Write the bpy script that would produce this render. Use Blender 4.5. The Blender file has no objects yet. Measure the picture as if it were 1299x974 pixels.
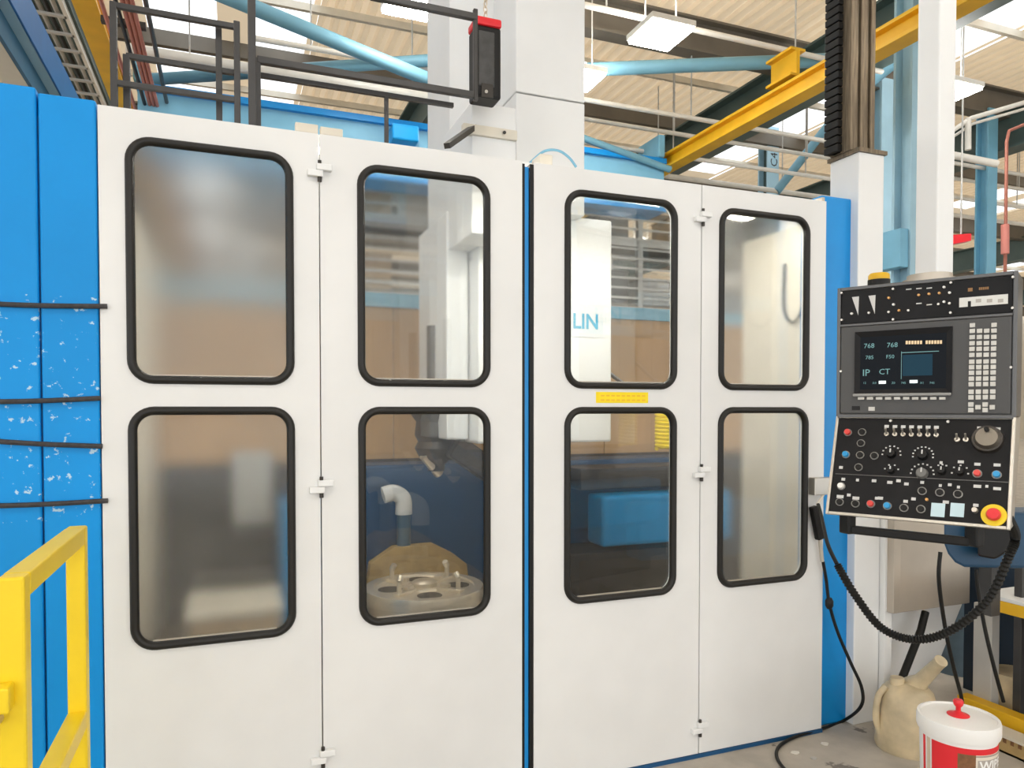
import bpy, math, random
from mathutils import Vector, Matrix
random.seed(7)
SC = bpy.context.scene
COL = SC.collection
# ------------------------------------------------------------------ camera
FPX, CXP, HY = 920.0, 649.5, 518.0
PHI = math.radians(1.3); TH = math.atan(920/2370)
s_, c_ = math.sin(TH), math.cos(TH); sp_, cp_ = math.sin(PHI), math.cos(PHI)
CAM = Vector((0, -2.844, 1.6))
FW = Vector((s_*cp_, c_*cp_, -sp_)); RT = Vector((c_, -s_, 0)); UP = Vector((s_*sp_, c_*sp_, cp_))
PY0 = HY + FPX*math.tan(PHI)
cd = bpy.data.cameras.new('camera'); cam = bpy.data.objects.new('camera', cd); COL.objects.link(cam)
cd.sensor_width = 36; cd.lens = FPX/1299*36; cd.shift_y = (PY0-487)/1299; cd.clip_end = 300
cam.matrix_world = Matrix(((RT.x, UP.x, -FW.x, CAM.x), (RT.y, UP.y, -FW.y, CAM.y), (RT.z, UP.z, -FW.z, CAM.z), (0, 0, 0, 1)))
SC.camera = cam
# ------------------------------------------------------------------ world and exposure
w = bpy.data.worlds.new('overcast_sky'); SC.world = w; w.use_nodes = True
bg = w.node_tree.nodes['Background']; bg.inputs[0].default_value = (0.96, 0.98, 1.0, 1); bg.inputs[1].default_value = 1.25
SC.view_settings.view_transform = 'Standard'; SC.view_settings.look = 'None'
SC.view_settings.exposure = 0.87; SC.view_settings.gamma = 1; SC.view_settings.use_curve_mapping = False
LAMP_POWER = 30.0

# ------------------------------------------------------------------ measuring helpers (photo pixel + real depth -> place)
def ray(px, py): return FW + RT*((px-CXP)/FPX) + UP*((PY0-py)/FPX)
def PY(px, py, Y):
    d = ray(px, py); return CAM + d*((Y-CAM.y)/d.y)
def PX(px, py, X):
    d = ray(px, py); return CAM + d*((X-CAM.x)/d.x)
def PZ(px, py, Z):
    d = ray(px, py); return CAM + d*((Z-CAM.z)/d.z)
def PD(px, py, dep): return CAM + ray(px, py)*dep
def PP(px, py, o, n):
    d = ray(px, py); return CAM + d*((o-CAM).dot(n)/d.dot(n))
FZ = -0.05     # floor level

# ------------------------------------------------------------------ materials
MATS = {}
def mat(name, col, rough=0.5, metal=0.0, var=0.0, scale=6.0, bump=0.0, bscale=60, spec=0.5, emit=None, estr=0, stretch=None):
    if name in MATS: return MATS[name]
    m = bpy.data.materials.new(name); m.use_nodes = True; nt = m.node_tree; b = nt.nodes['Principled BSDF']
    b.inputs['Base Color'].default_value = (*col, 1); b.inputs['Roughness'].default_value = rough; b.inputs['Metallic'].default_value = metal
    b.inputs['Specular IOR Level'].default_value = spec
    tc = nt.nodes.new('ShaderNodeTexCoord'); mp = nt.nodes.new('ShaderNodeMapping'); nt.links.new(tc.outputs['Object'], mp.inputs[0])
    if stretch: mp.inputs['Scale'].default_value = stretch
    if var > 0:
        n = nt.nodes.new('ShaderNodeTexNoise'); n.inputs['Scale'].default_value = scale; n.inputs['Detail'].default_value = 6
        nt.links.new(mp.outputs[0], n.inputs['Vector'])
        r = nt.nodes.new('ShaderNodeValToRGB'); r.color_ramp.elements[0].position = .3; r.color_ramp.elements[1].position = .7
        r.color_ramp.elements[0].color = (*[x*(1-var) for x in col], 1); r.color_ramp.elements[1].color = (*[min(1, x*(1+var*.4)) for x in col], 1)
        nt.links.new(n.outputs[0], r.inputs[0]); nt.links.new(r.outputs[0], b.inputs['Base Color'])
    if bump > 0:
        n2 = nt.nodes.new('ShaderNodeTexNoise'); n2.inputs['Scale'].default_value = bscale; n2.inputs['Detail'].default_value = 3
        bp = nt.nodes.new('ShaderNodeBump'); bp.inputs['Strength'].default_value = bump; bp.inputs['Distance'].default_value = .01
        nt.links.new(mp.outputs[0], n2.inputs['Vector']); nt.links.new(n2.outputs[0], bp.inputs['Height']); nt.links.new(bp.outputs[0], b.inputs['Normal'])
    if emit:
        b.inputs['Emission Color'].default_value = (*emit, 1); b.inputs['Emission Strength'].default_value = estr
    MATS[name] = m; return m
def chips(m, chipcol, scale, thr, zlo=None, zhi=None):
    """paint chips: spots with a shape of their own over the paint"""
    nt = m.node_tree; b = nt.nodes['Principled BSDF']; old = b.inputs['Base Color'].links
    geo = nt.nodes.new('ShaderNodeNewGeometry')
    n = nt.nodes.new('ShaderNodeTexNoise'); n.inputs['Scale'].default_value = scale; n.inputs['Detail'].default_value = 5; n.inputs['Roughness'].default_value = .65
    nt.links.new(geo.outputs['Position'], n.inputs['Vector'])
    r = nt.nodes.new('ShaderNodeValToRGB'); r.color_ramp.elements[0].position = thr; r.color_ramp.elements[1].position = thr+.03
    nt.links.new(n.outputs[0], r.inputs[0]); fac = r.outputs[0]
    if zlo is not None:
        sx = nt.nodes.new('ShaderNodeSeparateXYZ'); nt.links.new(geo.outputs['Position'], sx.inputs[0])
        a = nt.nodes.new('ShaderNodeMath'); a.operation = 'GREATER_THAN'; a.inputs[1].default_value = zlo; nt.links.new(sx.outputs[2], a.inputs[0])
        c = nt.nodes.new('ShaderNodeMath'); c.operation = 'LESS_THAN'; c.inputs[1].default_value = zhi; nt.links.new(sx.outputs[2], c.inputs[0])
        e = nt.nodes.new('ShaderNodeMath'); e.operation = 'MULTIPLY'; nt.links.new(a.outputs[0], e.inputs[0]); nt.links.new(c.outputs[0], e.inputs[1])
        g = nt.nodes.new('ShaderNodeMath'); g.operation = 'MULTIPLY'; nt.links.new(e.outputs[0], g.inputs[0]); nt.links.new(fac, g.inputs[1]); fac = g.outputs[0]
    mx = nt.nodes.new('ShaderNodeMix'); mx.data_type = 'RGBA'; mx.inputs['B'].default_value = (*chipcol, 1)
    if old: nt.links.new(old[0].from_socket, mx.inputs['A'])
    else: mx.inputs['A'].default_value = b.inputs['Base Color'].default_value
    nt.links.new(fac, mx.inputs['Factor']); nt.links.new(mx.outputs['Result'], b.inputs['Base Color'])
def glassmat(name, blur, tint=(.93, .94, .93), haze=0.0, refl=.06):
    if name in MATS: return MATS[name]
    m = bpy.data.materials.new(name); m.use_nodes = True; nt = m.node_tree; nt.nodes.clear()
    out = nt.nodes.new('ShaderNodeOutputMaterial')
    if blur > 0:
        t = nt.nodes.new('ShaderNodeBsdfRefraction'); t.inputs['IOR'].default_value = 1.3; t.inputs['Roughness'].default_value = blur
    else: t = nt.nodes.new('ShaderNodeBsdfTransparent')
    t.inputs[0].default_value = (*tint, 1)
    cur = t.outputs[0]
    if blur > 0:   # part of the light goes straight through
        tt = nt.nodes.new('ShaderNodeBsdfTransparent'); tt.inputs[0].default_value = (*tint, 1)
        mx = nt.nodes.new('ShaderNodeMixShader'); mx.inputs[0].default_value = .9
        nt.links.new(tt.outputs[0], mx.inputs[1]); nt.links.new(cur, mx.inputs[2]); cur = mx.outputs[0]
    if haze > 0:
        d = nt.nodes.new('ShaderNodeBsdfDiffuse'); d.inputs[0].default_value = (.75, .74, .7, 1)
        n = nt.nodes.new('ShaderNodeTexNoise'); n.inputs['Scale'].default_value = 3; n.inputs['Detail'].default_value = 5
        tc = nt.nodes.new('ShaderNodeTexCoord'); nt.links.new(tc.outputs['Object'], n.inputs['Vector'])
        ml = nt.nodes.new('ShaderNodeMath'); ml.operation = 'MULTIPLY'; ml.inputs[1].default_value = haze*2; nt.links.new(n.outputs[0], ml.inputs[0])
        mx = nt.nodes.new('ShaderNodeMixShader'); nt.links.new(ml.outputs[0], mx.inputs[0]); nt.links.new(cur, mx.inputs[1]); nt.links.new(d.outputs[0], mx.inputs[2]); cur = mx.outputs[0]
    g = nt.nodes.new('ShaderNodeBsdfGlossy'); g.inputs['Roughness'].default_value = .05 + blur*.4
    fr = nt.nodes.new('ShaderNodeLayerWeight'); fr.inputs[0].default_value = .5
    pw = nt.nodes.new('ShaderNodeMath'); pw.operation = 'POWER'; pw.inputs[1].default_value = 5; nt.links.new(fr.outputs['Facing'], pw.inputs[0])
    ad = nt.nodes.new('ShaderNodeMath'); ad.operation = 'ADD'; ad.inputs[1].default_value = refl; nt.links.new(pw.outputs[0], ad.inputs[0])
    ad.use_clamp = True
    mx = nt.nodes.new('ShaderNodeMixShader'); nt.links.new(ad.outputs[0], mx.inputs[0]); nt.links.new(cur, mx.inputs[1]); nt.links.new(g.outputs[0], mx.inputs[2])
    nt.links.new(mx.outputs[0], out.inputs[0]); MATS[name] = m; return m

WHITE = mat('white_machine_paint', (.785, .79, .78), .38, var=.06, scale=2.2)
chips(WHITE, (.52, .46, .36), 5.0, .70, -1, .5)
WHITE2 = mat('white_column_paint', (.81, .82, .815), .4, var=.04, scale=3)
CREAM = mat('cream_paint', (.74, .69, .58), .5, var=.1, scale=4)
BLUE = mat('blue_cabinet_paint', (.0, .29, .76), .45, var=.10, scale=1.6, bump=.05, bscale=8, spec=.3)
chips(BLUE, (.45, .66, .82), 26, .60, 1.22, 1.98)
BLUE2 = mat('blue_post_paint', (.0, .27, .70), .4, var=.08, scale=3)
BLUED = mat('deep_blue_paint', (.004, .075, .20), .45, var=.15, scale=3)
BLUEB = mat('bright_blue_guard', (.0, .28, .64), .35, var=.1, scale=3)
SKYBLUE = mat('light_blue_steel_paint', (.20, .48, .66), .5, var=.12, scale=2.5)
PALEBLUE = mat('pale_blue_column_paint', (.38, .60, .72), .5, var=.1, scale=2.5)
YELLOW = mat('yellow_rail_paint', (.92, .66, .012), .4, var=.06, scale=4)
CRANEY = mat('crane_yellow_paint', (.88, .50, .012), .45, var=.15, scale=3)
GASKET = mat('black_rubber_gasket', (.014, .013, .011), .40, bump=.05, spec=.35)
BLACK = mat('black_plastic', (.008, .008, .008), .45, spec=.3)
BLACKM = mat('black_rail_paint', (.045, .043, .042), .35, var=.2, scale=8)
RUBBER = mat('black_cable_rubber', (.007, .007, .006), .5, spec=.3)
TAN = mat('tan_back_panel', (.54, .33, .15), .5, var=.32, scale=1.8, stretch=(1, 1, .4))
ROOF = mat('tan_roof_sheet', (.74, .60, .42), .6, var=.10, scale=1.2)
RAFT = mat('dark_rafter_steel', (.17, .15, .12), .6, var=.2, scale=2)
def translucent(m, col, f):
    nt = m.node_tree; out = [n for n in nt.nodes if n.type == 'OUTPUT_MATERIAL'][0]; b = nt.nodes['Principled BSDF']
    t = nt.nodes.new('ShaderNodeBsdfTranslucent'); t.inputs[0].default_value = (*col, 1)
    mx = nt.nodes.new('ShaderNodeMixShader'); mx.inputs[0].default_value = f
    nt.links.new(b.outputs[0], mx.inputs[1]); nt.links.new(t.outputs[0], mx.inputs[2]); nt.links.new(mx.outputs[0], out.inputs[0])
translucent(ROOF, (.74, .60, .42), .30)  # translucency added so the underside of the roof looks brighter
GREENG = mat('dark_green_girder', (.075, .12, .115), .55, var=.2, scale=2)
STEEL = mat('machined_steel', (.74, .66, .54), .32, .7, var=.15, scale=7)
SHEETM = mat('brushed_sheet_steel', (.56, .50, .42), .45, .6, var=.12, scale=4)
DARKST = mat('dark_oily_steel', (.05, .044, .038), .45, .4, var=.3, scale=6)
PAN = mat('brown_chip_pan', (.20, .14, .08), .4, .3, var=.4, scale=9, bump=.3, bscale=25)
CONC = mat('grey_concrete', (.50, .46, .40), .75, var=.22, scale=5, bump=.15, bscale=30)
chips(CONC, (.20, .18, .16), 3.3, .62)
CONDW = mat('white_pipe_paint', (.78, .75, .68), .45, var=.08)
GREYP = mat('grey_panel_plastic', (.085, .085, .085), .5, bump=.03, bscale=200, spec=.3)
PANELB = mat('black_panel_face', (.010, .010, .011), .5, var=.3, scale=14, spec=.22)
FRAMEM = mat('dark_aluminium_frame', (.12, .12, .12), .35, .6)
ALU = mat('bare_aluminium', (.62, .59, .53), .35, .8, var=.1)
KEYM = mat('pale_key_plastic', (.62, .61, .57), .5)
REDB = mat('red_button', (.70, .06, .05), .35)
BLUEBT = mat('blue_button', (.02, .30, .62), .35)
WHITEB = mat('white_button', (.85, .84, .80), .35)
PALEPL = mat('pale_blue_plate', (.55, .72, .78), .5)
LEDO = mat('amber_lens', (.75, .40, .12), .3)
PRINT = mat('white_print', (.62, .62, .60), .6)
PRINTB = mat('blue_print', (.03, .38, .60), .6)
PRINTK = mat('black_print', (.03, .03, .03), .6)
SCREEN = mat('dark_screen', (.003, .004, .006), .4, spec=.12, emit=(.004, .008, .012), estr=.25)
SCRB = mat('screen_blue_block', (.004, .015, .025), .4, spec=.12, emit=(.01, .05, .08), estr=.35)
SCRT = mat('screen_cyan_text', (.03, .06, .06), .4, spec=.1, emit=(.30, .58, .58), estr=.35)
SCRO = mat('screen_orange_text', (.1, .08, .05), .3, emit=(.95, .66, .36), estr=.5)
RED = mat('red_plastic', (.75, .02, .03), .35)
REDL = mat('red_label_print', (.72, .015, .025), .5)
BROWNL = mat('brown_label_print', (.22, .10, .04), .6, var=.3, scale=60)
PAILW = mat('white_pail_plastic', (.86, .86, .84), .35)
JUGM = mat('yellowed_translucent_plastic', (.66, .55, .36), .35, var=.3, scale=9)
b_ = JUGM.node_tree.nodes['Principled BSDF']; b_.inputs['Subsurface Weight'].default_value = .25; b_.inputs['Subsurface Radius'].default_value = (.04, .03, .02)
LAMPE = mat('lamp_lens', (1, 1, 1), .4, emit=(1, .97, .92), estr=LAMP_POWER)
AMBER = mat('amber_beacon_lens', (.85, .50, .02), .3)
WOODT = mat('tan_slotted_plastic', (.50, .34, .14), .6, var=.25, scale=12)
DARKBLUE = mat('navy_bench_panel', (.008, .025, .05), .5, var=.3, scale=4)
GREYPOST = mat('pale_grey_post_paint', (.50, .49, .46), .5, var=.1, scale=5)
GREYBLUE = mat('grey_blue_drum_paint', (.14, .21, .27), .45, var=.3, scale=7)
SLIDE = mat('worn_brown_slideway', (.24, .19, .13), .35, .55, var=.5, scale=9, stretch=(9, 9, .7))
COPPER = mat('red_cable_sheath', (.50, .16, .11), .5, var=.2)
BOXG = mat('grey_tub_plastic', (.22, .22, .21), .6, var=.2)
BOXC = mat('cardboard_box', (.46, .33, .20), .8, var=.15)
WALLM = mat('cream_wall_cladding', (.62, .56, .46), .7, var=.1, scale=.6)
YTAG = mat('yellow_warning_sticker', (.95, .72, .0), .5)
G_FROST = glassmat('hazy_polycarbonate', .28, haze=.05, refl=.03)
G_FROST2 = glassmat('hazy_polycarbonate_lower', .21, haze=.05, refl=.025)
G_END = glassmat('scuffed_polycarbonate', .17, haze=.04, refl=.03)
G_MID = glassmat('smeared_polycarbonate', .09, haze=.02, refl=.02)
G_CLEAR = glassmat('clear_polycarbonate', .05, haze=.01, refl=.015)
G_SKY = glassmat('milky_skylight', 0, tint=(.95, .96, .97), refl=.0)

# ------------------------------------------------------------------ mesh builder
class MB:
    def __init__(self, M=None): self.v = []; self.f = []; self.M = M
    def add(self, vs, fs):
        o = len(self.v); self.v += [(self.M @ Vector(p)) if self.M else Vector(p) for p in vs]; self.f += [tuple(i+o for i in f) for f in fs]; return self
    def box(self, a, b):
        x0, y0, z0 = a; x1, y1, z1 = b
        return self.add([(x0, y0, z0), (x1, y0, z0), (x1, y1, z0), (x0, y1, z0), (x0, y0, z1), (x1, y0, z1), (x1, y1, z1), (x0, y1, z1)],
                        [(0, 3, 2, 1), (4, 5, 6, 7), (0, 1, 5, 4), (1, 2, 6, 5), (2, 3, 7, 6), (3, 0, 4, 7)])
    def cbox(self, c, sx, sy, sz): return self.box((c[0]-sx/2, c[1]-sy/2, c[2]-sz/2), (c[0]+sx/2, c[1]+sy/2, c[2]+sz/2))
    def prism(self, poly, d):
        """poly: 3D points in a plane; extruded by vector d"""
        n = len(poly); d = Vector(d); vs = [Vector(p) for p in poly]+[Vector(p)+d for p in poly]
        return self.add(vs, [tuple(range(n)), tuple(range(2*n-1, n-1, -1))]+[(i, i+n, (i+1) % n+n, (i+1) % n) for i in range(n)])
    def bar(self, p, q, wx, wy, up=(0, 0, 1)):
        p, q = Vector(p), Vector(q); t = (q-p).normalized(); u = Vector(up)
        if abs(t.dot(u)) > .99: u = Vector((0, 1, 0))
        a = t.cross(u).normalized(); b = a.cross(t)
        return self.prism([p+a*x+b*y for x, y in ((-wx/2, -wy/2), (wx/2, -wy/2), (wx/2, wy/2), (-wx/2, wy/2))], q-p)
    def ibeam(self, p, q, wd, h, tf, tw):
        p, q = Vector(p), Vector(q); t = (q-p).normalized(); a = t.cross(Vector((0, 0, 1))).normalized(); b = a.cross(t)
        w2, h2 = wd/2, h/2
        pr = [(-w2, -h2), (w2, -h2), (w2, -h2+tf), (tw/2, -h2+tf), (tw/2, h2-tf), (w2, h2-tf), (w2, h2), (-w2, h2), (-w2, h2-tf), (-tw/2, h2-tf), (-tw/2, -h2+tf), (-w2, -h2+tf)]
        return self.prism([p+a*x+b*y for x, y in pr], q-p)
    def cyl(self, p, q, r, n=16, r2=None, cap=True):
        p, q = Vector(p), Vector(q); r2 = r if r2 is None else r2; t = (q-p).normalized(); u = Vector((0, 0, 1)) if abs(t.z) < .9 else Vector((1, 0, 0))
        a = t.cross(u).normalized(); b = a.cross(t)
        vs = [p+(a*math.cos(2*math.pi*i/n)+b*math.sin(2*math.pi*i/n))*r for i in range(n)]+[q+(a*math.cos(2*math.pi*i/n)+b*math.sin(2*math.pi*i/n))*r2 for i in range(n)]
        fs = [(i, i+n, (i+1) % n+n, (i+1) % n) for i in range(n)]
        if cap: fs += [tuple(range(n)), tuple(range(2*n-1, n-1, -1))]
        return self.add(vs, fs)
    def tube(self, pts, r, n=8, closed=False, rf=None):
        pts = [Vector(p) for p in pts]; m = len(pts); vs = []; prev = None
        for i, p in enumerate(pts):
            if closed: t = (pts[(i+1) % m]-pts[i-1]).normalized()
            else: t = (pts[min(i+1, m-1)]-pts[max(i-1, 0)]).normalized()
            if prev is None:
                u = Vector((0, 0, 1)) if abs(t.z) < .9 else Vector((1, 0, 0)); a = t.cross(u).normalized()
            else: a = (prev-t*prev.dot(t)).normalized()
            prev = a; b = a.cross(t); rr = rf(i) if rf else r
            vs += [p+(a*math.cos(2*math.pi*k/n)+b*math.sin(2*math.pi*k/n))*rr for k in range(n)]
        fs = []
        for i in range(m if closed else m-1):
            j = (i+1) % m
            fs += [(i*n+k, i*n+(k+1) % n, j*n+(k+1) % n, j*n+k) for k in range(n)]
        if not closed: fs += [tuple(range(n-1, -1, -1)), tuple((m-1)*n+k for k in range(n))]
        return self.add(vs, fs)
    def lathe(self, prof, c, n=32, sx=1, sy=1):
        c = Vector(c); m = len(prof); vs = []
        for r, z in prof: vs += [c+Vector((r*sx*math.cos(2*math.pi*k/n), r*sy*math.sin(2*math.pi*k/n), z)) for k in range(n)]
        fs = [(i*n+k, i*n+(k+1) % n, (i+1)*n+(k+1) % n, (i+1)*n+k) for i in range(m-1) for k in range(n)]
        fs += [tuple(range(n-1, -1, -1)), tuple((m-1)*n+k for k in range(n))]
        return self.add(vs, fs)
    def build(self, name, m, parent=None, smooth=False, bevel=0.0, seg=2):
        return finish(name, self.v, self.f, m, parent, smooth, bevel, seg)
def wloc(o):
    p = Vector(o.location)
    while o.parent: o = o.parent; p = p+Vector(o.location)
    return p
def finish(name, vs, fs, m, parent=None, smooth=False, bevel=0.0, seg=2):
    lo = [min(v[i] for v in vs) for i in range(3)]; hi = [max(v[i] for v in vs) for i in range(3)]
    c = Vector(((lo[0]+hi[0])/2, (lo[1]+hi[1])/2, lo[2] if parent is None else (lo[2]+hi[2])/2))
    me = bpy.data.meshes.new(name); me.from_pydata([tuple(Vector(v)-c) for v in vs], [], fs); me.update()
    import bmesh
    bm = bmesh.new(); bm.from_mesh(me); bmesh.ops.recalc_face_normals(bm, faces=bm.faces); bm.to_mesh(me); bm.free()
    me.materials.append(m)
    o = bpy.data.objects.new(name, me); COL.objects.link(o)
    if parent: o.parent = parent; o.location = c-wloc(parent)
    else: o.location = c
    if smooth:
        for p in me.polygons: p.use_smooth = True
        me.set_sharp_from_angle(angle=math.radians(42))
    if bevel > 0:
        md = o.modifiers.new('bevel', 'BEVEL'); md.width = bevel; md.segments = seg; md.limit_method = 'ANGLE'; md.angle_limit = math.radians(50); md.harden_normals = False
    return o
def tag(o, label, cat, group=None, kind=None):
    o['label'] = label
    if cat: o['category'] = cat
    if group: o['group'] = group
    if kind: o['kind'] = kind
    return o
def thing(name, loc, label, cat, group=None, kind=None):
    o = bpy.data.objects.new(name, None); o.empty_display_size = .1; COL.objects.link(o); o.location = loc
    return tag(o, label, cat, group, kind)
def copy_tree(o, off, parent=None):
    c = o.copy(); COL.objects.link(c)
    if parent is None: c.location = Vector(o.location)+Vector(off)
    else: c.parent = parent
    for ch in list(o.children): copy_tree(ch, (0, 0, 0), c)
    return c
def rrect(x0, z0, x1, z1, r, n=8):
    pts = []
    for cx, cz, a0 in ((x1-r, z1-r, 0), (x0+r, z1-r, 90), (x0+r, z0+r, 180), (x1-r, z0+r, 270)):
        pts += [(cx+r*math.cos(math.radians(a0+90*i/n)), cz+r*math.sin(math.radians(a0+90*i/n))) for i in range(n+1)]
    return pts
def plate(name, outer, holes, y0, y1, m, parent, axis='Y'):
    """flat plate in XZ with real holes, from y0 to y1"""
    cu = bpy.data.curves.new('tmp', 'CURVE'); cu.dimensions = '2D'; cu.fill_mode = 'BOTH'; cu.extrude = abs(y1-y0)/2
    for lp in [outer]+holes:
        sp = cu.splines.new('POLY'); sp.points.add(len(lp)-1)
        for q, p in zip(sp.points, lp): q.co = (p[0], p[1], 0, 1)
        sp.use_cyclic_u = True
    ob = bpy.data.objects.new('tmp', cu); COL.objects.link(ob); dg = bpy.context.evaluated_depsgraph_get(); dg.update()
    me = bpy.data.meshes.new_from_object(ob.evaluated_get(dg)); bpy.data.objects.remove(ob)
    ym = (y0+y1)/2
    vs = [Vector((v.co.x, ym-v.co.z, v.co.y)) for v in me.vertices]; fs = [tuple(p.vertices) for p in me.polygons]
    bpy.data.meshes.remove(me)
    return finish(name, vs, fs, m, parent)
def textmesh(s, size, ext=.0005, align='LEFT', bold=False):
    cu = bpy.data.curves.new('tmp', 'FONT'); cu.body = s; cu.size = size; cu.extrude = ext; cu.align_x = align; cu.resolution_u = 2
    if bold: cu.offset = size*.02
    ob = bpy.data.objects.new('tmp', cu); COL.objects.link(ob); dg = bpy.context.evaluated_depsgraph_get(); dg.update()
    me = bpy.data.meshes.new_from_object(ob.evaluated_get(dg)); bpy.data.objects.remove(ob)
    vs = [v.co.copy() for v in me.vertices]; fs = [tuple(p.vertices) for p in me.polygons]; bpy.data.meshes.remove(me)
    return vs, fs
def smoothpath(pts, k=8):
    pts = [Vector(p) for p in pts]; out = []
    for i in range(len(pts)-1):
        p0, p1, p2, p3 = pts[max(i-1, 0)], pts[i], pts[i+1], pts[min(i+2, len(pts)-1)]
        for j in range(k):
            t = j/k; out.append(.5*((2*p1)+(p2-p0)*t+(2*p0-5*p1+4*p2-p3)*t*t+(3*p1-p0-3*p2+p3)*t**3))
    out.append(pts[-1]); return out

# ================================================================== SETTING
fl = MB().box((-16, -14, FZ-.2), (40, 40, FZ)).build('floor', CONC); tag(fl, 'grey stained concrete workshop floor', 'floor', kind='structure')
wb = MB()
wb.box((-16, 40, FZ-.2), (40, 40.3, 9)); o = wb.build('wall_back', WALLM); tag(o, 'cream clad far end wall of the workshop hall', 'wall', kind='structure')
o = MB().box((40, -14, FZ-.2), (40.3, 40.3, 9)).build('wall_right', WALLM); tag(o, 'cream clad side wall of the workshop hall', 'wall', kind='structure')
# roof: corrugated sheets, skylights, rafters, valley girders
RZ = 6.6
ceil = thing('ceiling', (0, 0, RZ), 'tan corrugated sheet roof with milky skylights', 'ceiling', kind='structure')
CW, CL = 2.2, 5.5
prof = []
nr = 11
for i in range(nr):
    x = i*CW/nr
    prof += [(x, 0), (x+.07, 0), (x+.10, .045), (x+.17, .045)]
prof.append((CW, 0))
me_sheet = bpy.data.meshes.new('roof_sheet')
vs = [(x, y, z) for y in (0, CL) for x, z in prof]; n = len(prof)
me_sheet.from_pydata(vs, [], [(i, i+1, n+i+1, n+i) for i in range(n-1)]); me_sheet.materials.append(ROOF)
def flat(name, rects, z, m):
    me = bpy.data.meshes.new(name); v = []; f = []
    for x0, y0, x1, y1 in rects:
        o = len(v); v += [(x0, y0, z), (x1, y0, z), (x1, y1, z), (x0, y1, z)]; f.append((o, o+1, o+2, o+3))
    me.from_pydata(v, [], f); me.materials.append(m); return me
me_sky1 = flat('skylight_pane', [(.12, .5, .98, CL-.4)], .02, G_SKY)
me_sky2 = flat('skylight_pane', [(1.42, .5, 2.12, CL-.4)], .02, G_SKY)
me_fill = flat('roof_sheet', [(0, 0, .12, CL), (.98, 0, 1.42, CL), (2.12, 0, CW, CL), (.12, 0, .98, .5), (1.42, 0, 2.12, .5), (.12, CL-.4, .98, CL), (1.42, CL-.4, 2.12, CL)], .02, ROOF)
for j in range(-3, 8):
    for i in range(-7, 18):
        x0 = -1.1+i*CW; y0 = 5.2+(j-1)*CL
        for nm, me in ((('skylight_pane', me_sky1), ('skylight_pane', me_sky2), ('roof_sheet', me_fill)) if i % 4 == 0 else (('roof_sheet', me_sheet),)):
            o = bpy.data.objects.new(nm, me); COL.objects.link(o); o.parent = ceil; o.location = (x0, y0, .05)
for j in range(-3, 8):
    for q in (.25, .75):
        y = 5.2+(j-1+q)*CL
        MB().bar((-16, y, 6.57), (40, y, 6.57), .06, .09).build('purlin', CREAM, ceil)
for j in range(-3, 8):
    y = 5.2+(j-1)*CL
    MB().ibeam((-16, y, 6.42), (40, y, 6.42), .22, .44, .03, .03).build('rafter', RAFT, ceil)
for j in range(-3, 8):
    y = 5.2+(j-.5)*CL
    MB().bar((-16, y, 6.52), (40, y, 6.52), .09, .2).build('purlin', RAFT, ceil)
for k in (-1, 0, 1, 2, 4, 6):
    x = 2.75+4.4*k
    MB().ibeam((x, -14, 5.98), (x, 40, 5.98), .34, .62, .03, .05).build('valley_girder', GREENG, ceil)

# ================================================================== MACHINE ENCLOSURE
enc = thing('machine_enclosure', (1.19, .05, FZ), 'white sheet metal machine enclosure with four windowed folding door leaves', 'machine enclosure')
ROWS = ((1.687, 2.548), (.742, 1.606))
LEAF = [(-.415, .3185, (-.334, .226), 'frost'), (.3235, 1.150, (.463, 1.007), 'mid'), (1.204, 2.0475, (1.347, 1.917), 'clear'), (2.0525, 2.796, (2.149, 2.690), 'mid')]
GL = {'frost': G_FROST, 'mid': G_MID, 'clear': G_CLEAR}
for li, (x0, x1, (a, b), gk) in enumerate(LEAF):
    holes = [rrect(a+.012, z0+.012, b-.012, z1-.012, .075) for z0, z1 in ROWS]
    top = 2.638
    leaf = plate('door_leaf', [(x0, -.03), (x1, -.03), (x1, top), (x0, top)], holes, 0, .04, WHITE, enc)
    leaf['label'] = ['white leaf with two hazy windows beside blue cabinet', 'white leaf whose lower window shows the round chuck', 'white leaf with yellow sticker between its windows', 'white leaf beside the blue end post'][li]
    md = leaf.modifiers.new('bevel', 'BEVEL'); md.width = .004; md.segments = 2; md.limit_method = 'ANGLE'
    for z0, z1 in ROWS:
        p = rrect(a+.014, z0+.014, b-.014, z1-.014, .07)
        # oval section gasket swept around the opening
        g = MB(); m_ = len(p); ns = 10; vs = []
        for i in range(m_):
            q0, q1 = p[i-1], p[(i+1) % m_]; tx, tz = q1[0]-q0[0], q1[1]-q0[1]; l = math.hypot(tx, tz) or 1; nx, nz = tz/l, -tx/l
            for k in range(ns):
                an = 2*math.pi*k/ns; u, v = .0155*math.cos(an), .019*math.sin(an)
                vs.append((p[i][0]+nx*u, .002-v, p[i][1]+nz*u))
        fs = [(i*ns+k, i*ns+(k+1) % ns, ((i+1) % m_)*ns+(k+1) % ns, ((i+1) % m_)*ns+k) for i in range(m_) for k in range(ns)]
        g.add(vs, fs); g.build('window_gasket', GASKET, leaf, smooth=True)
        pp = rrect(a+.018, z0+.018, b-.018, z1-.018, .068)
        pm = G_END if li == 3 else (G_FROST2 if li == 0 and z0 < 1 else (G_CLEAR if li == 1 and z0 < 1 else GL[gk]))
        MB().prism([(x, .010, z) for x, z in pp], (0, .005, 0)).build('window_pane', pm, leaf)
        # thin bright inner bead along the sill
        MB().box((a+.07, .004, z0+.026), (b-.07, .016, z0+.033)).build('glazing_bead', SHEETM, leaf)
    # folded inner stiffener edges
    MB().box((x0+.005, .04, 0), (x0+.03, .075, top-.02)).box((x1-.03, .04, 0), (x1-.005, .075, top-.02)).build('edge_stiffener', WHITE, leaf)
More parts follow.
